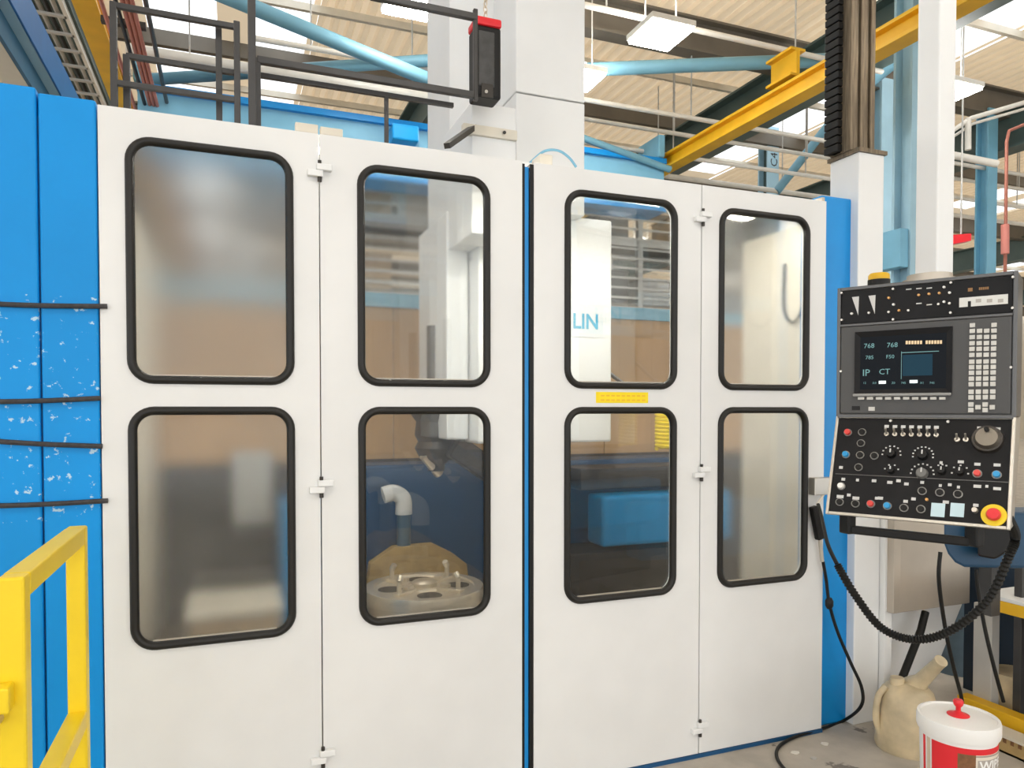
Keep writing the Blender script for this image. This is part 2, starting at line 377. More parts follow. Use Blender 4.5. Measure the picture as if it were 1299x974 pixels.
# stepped hinge blocks on the two fold seams
for xs, zs, flip in ((.321, (2.485, 1.29, .25), 1), (2.05, (2.475, 1.29, .085), -1)):
    for zz in zs:
        lf = [o for o in enc.children if o.name.startswith('door_leaf')][0 if xs < 1 else 2]
        h = MB().box((xs-.045*(1 if flip > 0 else 1), -.022, zz-.012), (xs+.012, 0, zz+.012)).build('hinge', WHITE2, lf, bevel=.003)
        MB().box((xs-.012, -.022, zz+.013), (xs+.045, 0, zz+.037)).build('hinge', WHITE2, lf, bevel=.003)
        MB().cyl((xs, -.012, zz-.03), (xs, -.012, zz-.012), .008, 10).build('hinge_pin', DARKST, lf, smooth=True)
        MB().cyl((xs, -.012, zz+.037), (xs, -.012, zz+.05), .007, 10).build('hinge_pin', DARKST, lf, smooth=True)
leaf2 = [o for o in enc.children if o.name.startswith('door_leaf')]
# small rubbed cap on top of first seam
MB().box((.235, .0, 2.638), (.318, .03, 2.672)).box((.326, .0, 2.638), (.41, .03, 2.668)).build('top_clip', CREAM, enc, bevel=.003)
# middle: blue edge with dark seals
MB().box((1.166, .012, -.03), (1.184, .05, 2.62)).build('blue_edge_strip', BLUE2, enc)
MB().box((1.152, .006, -.03), (1.164, .05, 2.63)).build('door_seal', BLACK, enc)
MB().box((1.186, .002, -.03), (1.203, .05, 2.63)).build('door_seal', BLACK, enc)
# blue end post, sill strip, head beam
q0 = PY(1047, 400, .06).x; q1 = PY(1083, 400, .06).x
pz = PY(1060, 250, .06).z
MB().box((2.815, .05, FZ), (q1, .20, pz)).build('end_post', BLUE2, enc, bevel=.012)
MB().box((2.797, .03, FZ), (2.815, .14, pz-.02)).build('end_channel', SHEETM, enc)
MB().box((-.41, -.005, FZ), (2.80, .06, -.032)).build('sill_strip', BLUED, enc)
MB().box((-.44, .22, 2.68), (2.92, .45, 2.715)).build('head_beam', WHITE2, enc)
for xx, zz in ((-.49, 2.655), (2.90, 2.60)): MB().box((xx, .22, zz), (xx+.05, .45, 2.715)).build('head_bracket', WHITE2, enc)
# yellow sticker
st = MB().box((PY(756, 505, 0).x, -.0015, PY(756, 511, 0).z), (PY(822, 505, 0).x, 0, PY(756, 497, 0).z)).build('warning_sticker', YTAG, leaf2[2])
sk = Vector((PY(762, 505, 0).x, -.002, 0))
for zz in (PY(790, 502, 0).z, PY(790, 507.5, 0).z):
    for k in range(9): MB().box((sk.x+k*.026, -.0020, zz-.003), (sk.x+k*.026+.018, -.0014, zz+.003)).build('sticker_print', AMBER, leaf2[2])
# inside walls, belonging to the enclosure
BKY = 2.6
def quadbox(a, b, name, m, par, bevel=0): return MB().box(a, b).build(name, m, par, bevel=bevel)
xs_ = [-.5, .35, 1.15, 2.0, 2.95, 3.8, 4.6]
for i in range(6):
    quadbox((xs_[i]+.004, BKY, 1.22), (xs_[i+1]-.004, BKY+.03, 2.36), 'back_panel', TAN, enc)
quadbox((-.5, BKY-.03, 2.36), (4.6, BKY+.05, 2.46), 'back_rail', SKYBLUE, enc)
quadbox((-.5, BKY+.03, FZ), (4.6, BKY+.06, 1.22), 'back_lower_panel', DARKST, enc)
quadbox((2.90, .22, FZ), (2.95, .76, 2.60), 'inner_side_wall', CREAM, enc)
quadbox((-.50, .61, FZ), (-.45, BKY+.05, 2.60), 'inner_side_wall', CREAM, enc)
quadbox((-.45, .10, FZ), (2.90, BKY, .12), 'chip_pan', PAN, enc)

wl = thing('added_interior_light', (1.19, .26, 2.68), 'added light strip hidden under the head beam of the enclosure', 'added light')  # unseen light strip, added to brighten the enclosure interior
MB().box((-.35, .22, 2.668), (2.75, .30, 2.68)).build('added_light_body', CONDW, wl)
MB().box((-.33, .23, 2.660), (2.73, .29, 2.668)).build('added_light_lens', mat('added_interior_glow', (1, 1, 1), .4, emit=(1, .95, .86), estr=30), wl)

# ================================================================== VERTICAL LATHE inside
lat = thing('vertical_lathe', (1.5, 1.5, .12), 'white headed vertical turning lathe with blue bed inside the enclosure', 'lathe')
hx0, hx1, hy = PY(576, 400, 1.0).x, PY(776, 400, 1.0).x, 1.0
hz = PY(776, 560, 1.0).z
MB().box((hx0+.14, hy, hz), (hx1, hy+.9, 2.72)).build('head_housing', WHITE2, lat, bevel=.012)
MB().box((hx0, hy+.15, hz+.02), (hx0+.13, hy+.8, 2.72)).build('ram_cover', WHITE2, lat, bevel=.01)
# columns rising above the doors
cx0, cx1 = PY(664, 60, .9).x, PY(742, 60, .9).x
sz = PY(700, 124, .9).z
MB().box((cx0-.045, .9, 2.70), (cx1, 1.5, sz-.004)).build('column_cover', WHITE2, lat, bevel=.006)
MB().box((cx0-.045, .9, sz+.004), (cx1, 1.5, 6.2)).build('column_cover', WHITE2, lat, bevel=.006)
bx0, bx1 = PY(570, 60, 1.25).x, PY(652, 60, 1.25).x
MB().box((bx0, 1.25, 2.72), (bx1+.05, 1.75, 6.2)).build('rear_column_cover', WHITE2, lat, bevel=.006)
pb0, pb1 = PY(596, 150, .75), PY(652, 190, .75)
MB().box((pb0.x, .72, 2.5), (pb1.x, 1.25, PY(610, 130, .72).z)).build('bracket_box', WHITE2, lat, bevel=.006)
MB().box((pb0.x-.05, .70, PY(600, 170, .7).z), (pb1.x, .74, PY(600, 157, .7).z)).build('bracket_rail', CREAM, lat, bevel=.004)
MB().bar(PY(567, 185, .45), PY(603, 160, .75), .03, .025).build('bracket_arm', DARKST, lat)
for px in (590, 640): MB().cyl(PY(px, 168, .70), PY(px, 168, .685), .009, 10).build('bolt', DARKST, lat)
# tool head and spindle
tc = PY(553, 560, 1.45); tx = tc.x
MB().lathe([(.0, 1.22), (.05, 1.22), (.055, 1.26), (.10, 1.30), (.13, 1.36), (.11, 1.40), (.13, 1.44), (.12, 1.52), (.15, 1.56), (.15, 1.75), (.0, 1.75)], (tx, 1.45, 0), 24).build('tool_head', DARKST, lat, smooth=True)
MB().cyl((tx+.02, 1.45, 1.2), (tx-.09, 1.40, 1.32), .03, 12).build('tool_holder', STEEL, lat, smooth=True)
MB().cyl((tx, 1.45, 1.72), (tx, 1.45, 2.1), .055, 20).bar((tx, 1.45, 2.05), (hx0+.1, 1.45, 2.05), .1, .1).build('ram_spindle', DARKST, lat, smooth=True)
MB().bar(PY(575, 565, 1.3), PY(640, 610, 1.3), .12, .14).build('tool_arm', DARKST, lat, bevel=.01)
# blue bed and guards
MB().box((.55, 2.25, .12), (3.6, 2.58, 1.20)).build('bed', BLUED, lat, bevel=.02)
MB().box((.30, 1.95, .12), (.66, 2.3, 1.0)).build('pump_cabinet', BLUEB, lat, bevel=.015)
gx = PY(752, 650, 1.9).x
MB().box((gx, 1.75, .60), (3.6, 2.0, .97)).build('cross_guard', BLUEB, lat, bevel=.03, seg=3)
MB().box((gx-.1, 1.9, 1.0), (3.6, 2.24, 1.16)).build('cross_rail', DARKST, lat, bevel=.01)
MB().box((gx-.25, 1.85, .12), (3.6, 2.24, .55)).build('bed_foot', DARKST, lat, bevel=.01)
pe = smoothpath([PY(486, 628, 1.9), PY(500, 625, 1.9), PY(511, 633, 1.9), PY(512, 652, 1.9)])
MB().cyl(PY(512, 652, 1.9), Vector((PY(512, 652, 1.9).x, 1.9, .12)), .045, 14).build('pipe_riser', mat('slate_blue_pipe', (.06, .13, .2), .45), lat, smooth=True)
MB().prism([PY(462, 775, 1.85), PY(600, 775, 1.85), PY(592, 715, 1.85), PY(575, 702, 1.85), PY(550, 690, 1.85), PY(500, 694, 1.85), PY(470, 715, 1.85)], (0, .08, 0)).build('splash_guard', WOODT, lat, bevel=.005)
MB().tube(pe, .055, 14).build('white_elbow_pipe', WHITE2, lat, smooth=True)
# yellow coiled hose
cc = PY(843, 545, .9); pts = [(cc.x+.05*math.cos(a*.5), cc.y+.05*math.sin(a*.5), cc.z+.1-a*.0018) for a in range(0, 120)]
MB().tube(pts, .012, 6).build('yellow_coil_hose', YTAG, lat, smooth=True)
MB().bar((cc.x, cc.y, cc.z+.09), (cc.x, cc.y+1.0, cc.z+.5), .02, .02).build('hose_bracket', DARKST, lat)
# name plate
npz = PY(740, 405, hy-.004)
vs, fs = textmesh('LIN', .125, bold=True); k0 = PY(726, 416, hy-.005)
MB().box((k0.x-.03, hy-.004, k0.z-.05), (PY(765, 400, hy).x, hy, k0.z+.14)).build('name_plate', mat('name_plate_grey', (.70, .74, .76), .4), lat)
MB().add([(k0.x+v.x*.92, hy-.005-v.z, k0.z+v.y) for v in vs], fs).build('name_lettering', PRINTB, lat)
# chuck
cc = PY(538, 742, 1.34); cz = cc.z; chx = cc.x
chk = thing('chuck_faceplate', (chx, 1.34, .12), 'round machined steel chuck plate with clamps on lathe table', 'chuck')
R0 = .355
MB().lathe([(.0, .12), (R0*.7, .12), (R0*.72, cz-.16), (0, cz-.16)], (chx, 1.34, 0), 40).build('table_base', DARKST, chk, smooth=True)
MB().lathe([(R0*.97, cz-.16), (R0, cz-.15), (R0, cz-.012), (R0*.985, cz), (R0*.84, cz), (R0*.83, cz-.012), (R0*.30, cz-.012), (R0*.29, cz-.004), (.0, cz-.004)], (chx, 1.34, 0), 56).build('faceplate', STEEL, chk, smooth=True)
MB().lathe([(.075, cz-.02), (.075, cz+.02), (.06, cz+.03), (0, cz+.03)], (chx, 1.34, 0), 24).build('hub', STEEL, chk, smooth=True)
for k in range(4):
    an = math.radians(40+90*k); ca, sa = math.cos(an), math.sin(an)
    M = Matrix.Translation((chx, 1.34, cz)) @ Matrix.Rotation(an, 4, 'Z')
    MB(M).box((.10, -.022, -.012), (.27, .022, .006)).box((.12, -.016, .006), (.18, .016, .028)).build('jaw', STEEL, chk, bevel=.004)
    MB(M).cyl((.24, 0, .0), (.24, 0, .07), .014, 10).cyl((.24, 0, .07), (.22, 0, .10), .018, 8).build('clamp_bolt', STEEL, chk, smooth=True)
    M2 = Matrix.Translation((chx, 1.34, cz)) @ Matrix.Rotation(an+.78, 4, 'Z')
    MB(M2).cyl((.2, 0, -.0125), (.2, 0, -.0105), .072, 20).build('pocket_shade', DARKST, chk, smooth=True)  # flat dark discs: the shade of the holes is put into their colour
MB().box((chx-.035, 1.34-R0-.004, cz-.10), (chx+.03, 1.34-R0+.02, cz-.06)).build('index_mark', BLACK, chk)

# inside left: grey crate and folded sheet seen through the hazy window
cr = thing('parts_crate', (-.02, 1.6, .12), 'pale tan crate on chip pan behind the hazy window', 'crate')
MB().box((-.22, 1.45, .12), (.25, 1.9, .47)).build('crate_body', BOXC, cr, bevel=.01); MB().box((-.24, 1.43, .44), (.27, 1.92, .49)).build('crate_rim', CREAM, cr, bevel=.005)
MB().box((PY(295, 590, 2.5).x, 2.48, PY(300, 665, 2.5).z), (PY(345, 590, 2.5).x, 2.57, 1.3)).build('junction_box', GREYPOST, lat, bevel=.01)
# hanging hose on inner side wall
hp = [PX(995, 335, 2.885), PX(994, 390, 2.885), PX(1003, 408, 2.885), PX(1014, 400, 2.885), PX(1020, 370, 2.885), PX(1024, 330, 2.885)]
o = MB().tube(smoothpath(hp), .008, 8).build('coolant_hose', RUBBER, smooth=True); tag(o, 'thin dark hose looped on cream inner wall behind the end leaf', 'hose')

# ================================================================== BLUE CABINET on the left
cab = thing('electrical_cabinet', (-.9, .3, FZ), 'tall blue painted cabinet with chipped paint beside white doors', 'cabinet')
sx = PY(52, 500, 0).x
MB().box((sx+.0025, .0, FZ), (-.42, .6, 2.652)).build('cabinet_panel', BLUE, cab, bevel=.008, seg=3)
MB().box((-1.6, -.002, FZ), (sx-.0025, .6, 2.668)).build('cabinet_panel', BLUE, cab, bevel=.008, seg=3)
MB().box((sx-.004, .02, FZ), (sx+.004, .5, 2.58)).build('panel_joint', BLUED, cab)
straps = []
for (yl, yr, xr, lab) in ((385, 388.5, 136, 'dark stretched cord across blue cabinet, topmost of four'), (509, 505, 127, 'dark stretched cord across blue cabinet, second from top'),
                          (559, 566, 130, 'dark stretched cord across blue cabinet, third from top'), (641, 635, 137, 'dark stretched cord across blue cabinet, lowest of four')):
    a = PY(-40, yl+(yl-yr)*.25, -.012); b = PY(xr, yr, -.012); mid = (a+b)/2+Vector((0, 0, -.003))
    o = MB().tube(smoothpath([a, mid, b], 6), .0085, 8).build('bungee_cord', mat('dark_cord', (.05, .045, .045), .7, var=.4, scale=60), smooth=True)
    tag(o, lab, 'cord', 'cords across the blue cabinet')

# ================================================================== YELLOW GUARD RAIL
yr = thing('guard_rail', (-.62, -.5, FZ), 'yellow square tube guard rail standing before blue cabinet', 'guard rail')
dF, dN = 2.22, 1.55
pf = PD(97, 668, dF); Xr = pf.x; zt = pf.z; wR = .052
pn = PX(17, 735, Xr+.0)
yF, yN = pf.y, pn.y
MB().box((Xr-wR/2, yF-wR/2, FZ), (Xr+wR/2, yF+wR/2, zt)).build('post', YELLOW, yr, bevel=.006)
MB().box((Xr-wR/2, yN-wR/2, FZ), (Xr+wR/2, yN+wR/2, zt)).build('post', YELLOW, yr, bevel=.006)
MB().box((Xr-wR/2, yN+wR/2, zt-wR), (Xr+wR/2, yF-wR/2, zt)).build('top_rail', YELLOW, yr, bevel=.004)
zm = PX(97, 905, Xr).z
MB().box((Xr-wR/2, yN+wR/2, zm-wR), (Xr+wR/2, yF-wR/2, zm)).build('mid_rail', YELLOW, yr, bevel=.004)
kb = PX(16, 895, Xr+.0)
MB().box((Xr-wR*1.6, yN-wR*.5-.045, kb.z-.0), (Xr+wR*.1, yN-wR/2, kb.z+.055)).build('hinge_lug', YELLOW, yr, bevel=.005)
MB().cyl((Xr-.025, yN-wR/2-.06, kb.z-.02), (Xr-.025, yN-wR/2, kb.z-.02), .011, 10).build('bolt', STEEL, yr, smooth=True)
for yy in (yF, yN): MB().box((Xr-.07, yy-.07, FZ), (Xr+.07, yy+.07, FZ+.012)).build('base_plate', YELLOW, yr)

# ================================================================== TOP PLATFORM RAILING (black)
RY = .28
plat = thing('platform_railing', (.6, RY, 2.62), 'black square tube railing along the machine roof', 'railing')
def rail(p, q, name='rail', wd=.024, m=BLACKM): return MB().bar(p, q, wd, wd).build(name, m, plat, bevel=.003)
def ry(px, py, Y=RY): return PY(px, py, Y)
def post(px, yt, Y=RY, wd=.024, zb=2.715):
    p = PY(px, 120, Y); t = PY(px, yt, Y); return MB().box((p.x-wd/2, Y-wd/2, zb), (p.x+wd/2, Y+wd/2, t.z)).build('post', BLACKM, plat, bevel=.003)
def hrail(xa, xb, ya, Y=RY, wd=.021):
    a = PY(xa, ya, Y); b = PY(xb, ya, Y); return MB().box((a.x, Y-wd/2, a.z-wd/2), (b.x, Y+wd/2, a.z+wd/2)).build('rail', BLACKM, plat, bevel=.003)
post(145, 3); post(301, 28); post(320, -60, wd=.03); post(278, 36, Y=.33); post(161, 70, Y=.33)
hrail(145, 303, 7); hrail(160, 300, 71, Y=.33); hrail(146, 303, 105)
post(327, 74, Y=.33); hrail(326, 600, 76, Y=.33, wd=.028); hrail(326, 575, 95, Y=.40); hrail(470, 604, -5, Y=.33, wd=.028)
post(490, 118, Y=.40, wd=.018); post(603, 12, Y=.33, wd=.02, zb=PY(603, 128, .33).z)
# black signal box with red cap on chain
sb = thing('signal_box', PY(622, 128, .5), 'black box with red cap hanging on chain by white column', 'control box')
a, b = PY(604, 121, .5), PY(636, 36, .5)
MB().box((a.x, .5, a.z), (b.x, .62, b.z)).build('box_body', BLACK, sb, bevel=.012)
MB().box((a.x+.012, .494, a.z+.05), (PY(627, 60, .5).x, .502, b.z-.03)).build('front_plate', mat('charcoal_plate', (.06, .06, .06), .35, var=.4, scale=18), sb, bevel=.004)
MB().box((a.x-.002, .495, b.z), (b.x+.002, .625, PY(620, 22, .5).z)).build('red_cap', RED, sb, bevel=.01)
MB().box((PY(611, 120, .49).x, .49, PY(611, 122, .49).z), (PY(626, 120, .49).x, .497, PY(620, 106, .49).z)).build('lock_plate', DARKST, sb, bevel=.003)
MB().cyl(PY(617, 116, .488), PY(617, 116, .478), .008, 10).build('lock_barrel', ALU, sb)
zc = PY(620, 22, .5).z; xc = PY(621, 20, .5).x
for k in range(14):
    z = zc+.012+k*.028; M = Matrix.Translation((xc, .56, z)) @ Matrix.Rotation(math.pi/2*(k % 2)+.4, 4, 'Z')
    pts = [(.010*math.cos(t*math.pi/6), 0, .018*math.sin(t*math.pi/6)) for t in range(12)]
    MB(M).tube(pts, .0035, 6, closed=True).build('chain_link', STEEL, sb, smooth=True)
# blue arched strip and small items behind leaf 3
ap = smoothpath([PY(672, 207, .25), PY(690, 192, .25), PY(708, 191, .25), PY(722, 200, .25), PY(731, 212, .25)])
o = MB().tube(ap, .006, 8).build('air_hose', SKYBLUE, smooth=True); tag(o, 'thin light blue hose arching over the middle door top', 'hose')
o = MB().box((PY(683, 203, .12).x, .1, 2.62), (PY(699, 203, .12).x, .2, PY(683, 196, .12).z)).build('limit_switch', CREAM, bevel=.006); tag(o, 'small tan switch block on top of the middle door edge', 'switch')

# ================================================================== RIGHT: white machine column with slideway
col = thing('tool_changer_column', (3.1, .1, FZ), 'white square machine column behind blue post with worn slideway on top', 'machine column')
kc = PY(1090, 192, .0); ke = PY(1122, 197, .0); kl = PX(1053, 207, kc.x)
CX0, CX1, CY0, CY1, CZ = kc.x, ke.x, .0, kl.y, kc.z
MB().box((CX0, CY0, FZ), (CX1, CY1, CZ)).build('column_cover', WHITE2, col, bevel=.006)
MB().box((CX0-.01, CY0-.01, CZ), (CX1+.01, CY1+.01, CZ+.02)).build('top_flange', SLIDE, col)
ZT = 4.9
sxa = PY(1070, 100, .42).x; sxb = PY(1104, 100, .42).x
for i in range(5):
    xa = CX0+.0+i*(.034); MB().box((xa-.02, CY0+.04+(.012 if i % 2 else 0), CZ+.02), (xa+.012, CY0+.16, ZT)).build('slideway', SLIDE, col, bevel=.003)
MB().box((CX0-.02, CY0+.10, CZ+.02), (CX0+.15, CY1-.02, ZT)).build('slide_core', SLIDE, col)
# cable chain: flat links up the left side
lx = PX(1060, 100, CX0-.03)
for k in range(46):
    z = CZ+.03+k*.042; MB().box((CX0-.05, CY1-.10, z), (CX0-.005, CY1-.005, z+.036)).build('chain_link', BLACK, col, bevel=.004)
# machine side base to the right
sb2 = thing('side_base', (3.5, .12, FZ), 'white sloping machine base panel behind the hanging control pendant', 'machine base')
poly = [PY(1113, 655, .06), PY(1240, 655, .06), PY(1222, 764, .06), PY(1180, 868, .06), PY(1166, 905, .06)]
fz_ = PY(1160, 905, .06)
poly = [Vector((max(p.x, CX1+.024), .06, max(p.z, FZ))) for p in poly]; poly += [Vector((poly[-1].x-.02, .06, FZ)), Vector((poly[0].x-.02, .06, FZ))]
MB().prism(poly, (0, .14, 0)).build('base_panel', WHITE2, sb2, bevel=.006)
MB().box((CX1+.004, -.03, FZ), (PY(1131, 700, -.03).x+.01, .06, PY(1114, 640, -.03).z)).build('corner_strip', WHITE2, sb2, bevel=.004)
gb = thing('sheet_metal_box', PY(1180, 775, -.06), 'grey sheet steel box fixed on the white sloping base', 'metal box')
ga, gz = PY(1131, 778, -.06), PY(1232, 650, -.06)
MB().box((PY(1142, 700, -.06).x, -.06, PY(1180, 772, -.06).z), (gz.x, .06, gz.z)).build('box_cover', SHEETM, gb, bevel=.005)
MB().box((ga.x, -.07, ga.z), (PY(1141, 700, -.06).x, .06, gz.z)).build('box_flange', SHEETM, gb, bevel=.004)
o = MB().tube([PY(1174, 776, -.03), PY(1168, 800, -.05), PY(1142, 866, -.10), PY(1136, 890, -.12), PY(1133, 905, -.14)], .02, 10).build('suction_hose', RUBBER, smooth=True); tag(o, 'thick black straight hose leaning on white sloping base', 'hose')
dc = PY(1213, 800, .38); prof = []
dr = thing('steel_drum', (dc.x, .38, FZ), 'grey blue ribbed drum half hidden behind white sloping base', 'drum')
for i in range(25):
    z = FZ+i*.036; prof.append((.135+(.010 if i % 6 == 3 else 0), z))
MB().lathe([(0, FZ)]+prof+[(0, FZ+.87)], (dc.x, .38, 0), 28).build('drum_body', GREYBLUE, dr, smooth=True)
MB().lathe([(.125, FZ+.87), (.14, FZ+.87), (.14, FZ+.885), (.125, FZ+.885)], (dc.x, .38, 0), 28).build('drum_rim', DARKST, dr, smooth=True)

# ================================================================== CONTROL PENDANT
EU = Vector((.489, -.872, 0)).normalized(); EN = Vector((-.872, -.489, 0)).normalized(); EZ = Vector((0, 0, 1))
PL = PD(1063, 366, 2.6); PR_ = PP(1292, 345, PL, EN); PW = (PR_-PL).dot(EU)
ZTOP, ZMID = PL.z, PP(1065, 528, PL, EN).z
UPH = ZTOP-ZMID
LO = Vector((PL.x, PL.y, ZMID)); LB = PP(1050, 652, LO+EN*.12, EN)
ZBOT = LB.z; LH = math.hypot(ZMID-ZBOT, .12)
EV2 = ((EN*.12+EZ*(ZBOT-ZMID))).normalized()*-1     # "up" along the sloping lower face
EN2 = EU.cross(EV2).normalized()
if EN2.dot(EN) < 0: EN2 = -EN2
MU = Matrix(((EU.x, -EN.x, 0, LO.x), (EU.y, -EN.y, 0, LO.y), (EU.z, -EN.z, 1, LO.z), (0, 0, 0, 1)))       # local: x right, y into panel, z up
OL = LO+EN*.12+EZ*(ZBOT-ZMID)
ML = Matrix(((EU.x, -EN2.x, EV2.x, OL.x), (EU.y, -EN2.y, EV2.y, OL.y), (EU.z, -EN2.z, EV2.z, OL.z), (0, 0, 0, 1)))
MUi, MLi = MU.inverted(), ML.inverted()
def uu(px, py): p = MUi @ PP(px, py, LO, EN); return p.x, p.z
def ll(px, py): p = MLi @ PP(px, py, OL, EN2); return p.x, p.z
pen = thing('control_pendant', (LO+EU*PW/2-EN*.1+EZ*(ZBOT-ZMID-.05)), 'black and grey machine control pendant with screen, keypad and red stop button', 'control panel')
DP = .16
up = MB(MU).box((0, .006, 0), (PW, DP, UPH)).build('upper_housing', FRAMEM, pen, bevel=.006)
# lower housing: wedge behind sloping face
lw = MB(); A = LO-EN*.006; B = OL-EN2*.004
lw.prism([A, B, B-EN*(.10), LO-EN*DP], EU*PW); low = lw.build('lower_housing', ALU, pen, bevel=.005)
# frame edges on upper
for a, b in (((0, -.008, 0), (.012, .006, UPH)), ((PW-.012, -.008, 0), (PW, .006, UPH)), ((.012, -.008, UPH-.012), (PW-.012, .006, UPH))):
    MB(MU).box(a, b).build('frame_edge', FRAMEM, pen, bevel=.002)
x0, z0 = uu(1068, 411); TPZ = z0
MB(MU).box((.014, -.003, TPZ), (PW-.014, .006, UPH-.014)).build('top_panel', PANELB, pen, bevel=.001)
tp = MB(MU).box((.014, -.012, .01), (PW-.014, .006, TPZ-.012)).build('screen_panel', GREYP, pen, bevel=.004)
MB(MU).box((.012, -.014, TPZ-.012), (PW-.012, .0, TPZ-.003)).build('divider_strip', FRAMEM, pen, bevel=.002)
MB(MU).box((.006, -.014, -.004), (PW-.006, .004, .008)).build('divider_strip', FRAMEM, pen, bevel=.002)
# screen with sloped bezel
sa, sb_ = uu(1090, 496), uu(1204, 420)
sxa, sza, sxb, szb = sa[0], sa[1], sb_[0], sb_[1]
bz = MB(MU)
o_ = [(sxa-.012, -.013, sza-.012), (sxb+.012, -.013, sza-.012), (sxb+.012, -.013, szb+.014), (sxa-.012, -.013, szb+.014)]
i_ = [(sxa, -.0125+.0, sza), (sxb, -.0125, sza), (sxb, -.0125, szb), (sxa, -.0125, szb)]
i_ = [(x, -.018, z) for x, y, z in o_]
inn = [(sxa+.006, -.0128, sza+.006), (sxb-.006, -.0128, sza+.006), (sxb-.006, -.0128, szb-.006), (sxa+.006, -.0128, szb-.006)]
bz.add(o_+i_+inn, [(k, (k+1) % 4, 4+(k+1) % 4, 4+k) for k in range(4)]+[(4+k, 4+(k+1) % 4, 8+(k+1) % 4, 8+k) for k in range(4)])
bz.build('screen_bezel', PANELB, pen)
scr = MB(MU).box((sxa+.004, -.0130, sza+.004), (sxb-.004, -.0122, szb-.004)).build('screen', SCREEN, pen)
def ublk(px0, py0, px1, py1, name, m, y0, y1, par=None, bevel=0):
    a, b = uu(px0, py1), uu(px1, py0)
    return MB(MU).box((a[0], y0, a[1]), (b[0], y1, b[1])).build(name, m, par or pen, bevel=bevel)
ublk(1146, 449, 1184, 477, 'screen_window', SCRB, -.0134, -.0130, scr)
ublk(1145, 446, 1192, 447.2, 'screen_line', SCRT, -.0136, -.0130, scr)
ublk(1144, 446, 1145, 481, 'screen_line', SCRT, -.0136, -.0130, scr)
def utext(s, px, py, size, m, y=-.0134, par=None):
    a = uu(px, py); vs, fs = textmesh(s, size, .0001); MB(MU).add([(a[0]+v.x, y-v.z, a[1]+v.y) for v in vs], fs).build('screen_text', m, par or scr)
for s, px, py, sz_ in (('768', 1097, 442, .023), ('768', 1126, 441, .023), ('785', 1099, 456, .018), ('F50', 1125, 455, .018), ('IP', 1095, 477, .033), ('CT', 1116, 475, .027)):
    utext(s, px, py, sz_, SCRT)
for k in range(13):
    if k != 6: ublk(1150+k*3.6, 432.5-k*.05, 1152.7+k*3.6, 437-k*.05, 'screen_text', SCRO, -.0136, -.0130, scr)
for k in range(8): utext(random.choice(['745', '0.0', '12', '88', 'X1', 'Z0']), 1096+k*12, 487, .010, SCRT)
ublk(1116, 483, 1125, 487, 'screen_field', mat('screen_white', (.6, .7, .7), .3, emit=(.7, .85, .85), estr=.6), -.0138, -.0130, scr)
ublk(1155, 482, 1165, 486, 'screen_field', mat('screen_white', (.6, .7, .7)), -.0138, -.0130, scr)
# soft key strip
ublk(1084, 498, 1208, 503, 'soft_key_ledge', mat('light_grey_ledge', (.30, .30, .29), .5), -.026, -.012, bevel=.003)
for k in range(10): ublk(1090+k*11.4, 503.5, 1098+k*11.4, 507, 'soft_key', KEYM, -.020, -.012, bevel=.001)
ublk(1082, 515, 1092, 520, 'socket', BLACK, -.014, -.012); ublk(1103, 516, 1111, 521, 'socket', KEYM, -.015, -.012)
# keypad
kx = [1234.5, 1243.6, 1252.6, 1261.8]
rowsy = [413, 420.3, 428, 435.8, 443, 450.5, 459, 466, 473, 480.5, 487.5, 497, 504]
for ri, yy in enumerate(rowsy):
    for ci, xx in enumerate(kx):
        if ri == 0 and ci in (1, 2): continue
        ublk(xx-3.5-ri*.15, yy-2.9-ci*.12, xx+3.5-ri*.15, yy+2.9-ci*.12, 'key', KEYM, -.018, -.012, bevel=.001)
for xx, yy in ((1232.5, 513), (1232.5, 520), (1250.5, 513), (1250.5, 520), (1241.5, 516.5), (1259.5, 516.5)): ublk(xx-3.5, yy-2.9, xx+3.5, yy+2.9, 'key', KEYM, -.018, -.012, bevel=.001)
# top strip: wedge marks, lamps, label
for wx in (1081, 1102):
    a, b, c = uu(wx, 377-(wx-1081)*.08), uu(wx+9, 376-(wx-1081)*.08), uu(wx+8, 400-(wx-1081)*.08)
    MB(MU).prism([(a[0], -.0035, a[1]), (b[0], -.0035, b[1]), (c[0], -.0035, c[1])], (0, .001, 0)).build('wedge_mark', PRINT, pen)
def ubtn(px, py, r, m, dep=.012, name='indicator_lamp', par=None):
    a = uu(px, py); return MB(MU).cyl((a[0], 0, a[1]), (a[0], -dep, a[1]), r, 12, r*.85).build(name, m, par or pen, smooth=True)
for px, py, m in ((1128, 378, LEDO), (1141, 394, LEDO), (1166, 374.5, LEDO), (1179, 373, LEDO), (1192, 372, LEDO), (1205, 371.5, WHITEB), (1134, 386.5, WHITEB), (1198, 364.5, WHITEB), (1198, 383, WHITEB), (1128, 396, ALU), (1153, 394, ALU), (1081, 398, WHITEB), (1103, 397, ALU), (1191, 386, ALU), (1205, 385, ALU)): ubtn(px, py, .0045, m)
for px, py in ((1153, 367), (1166, 366), (1179, 365.5), (1166, 385), (1179, 386.5)): ublk(px-3.5, py-1, px+3.5, py+1, 'printed_mark', PRINT, -.0036, -.003)
lb = ublk(1217, 373, 1279, 390, 'label_plate', mat('white_label', (.72, .72, .68), .5), -.0045, -.003)
ublk(1228, 382, 1232, 390, 'label_notch', BLACK, -.0055, -.0045, lb)
for xx in (1238, 1252, 1266): ublk(xx, 379, xx+7, 384, 'label_icon', mat('faded_icon_print', (.45, .42, .38), .6), -.0050, -.0045, lb)
for k in range(5): ublk(1242+k*2.6, 364.5-k*.2, 1244+k*2.6, 368-k*.2, 'maker_print', mat('faded_gold_print', (.30, .16, .06), .6), -.0036, -.003)
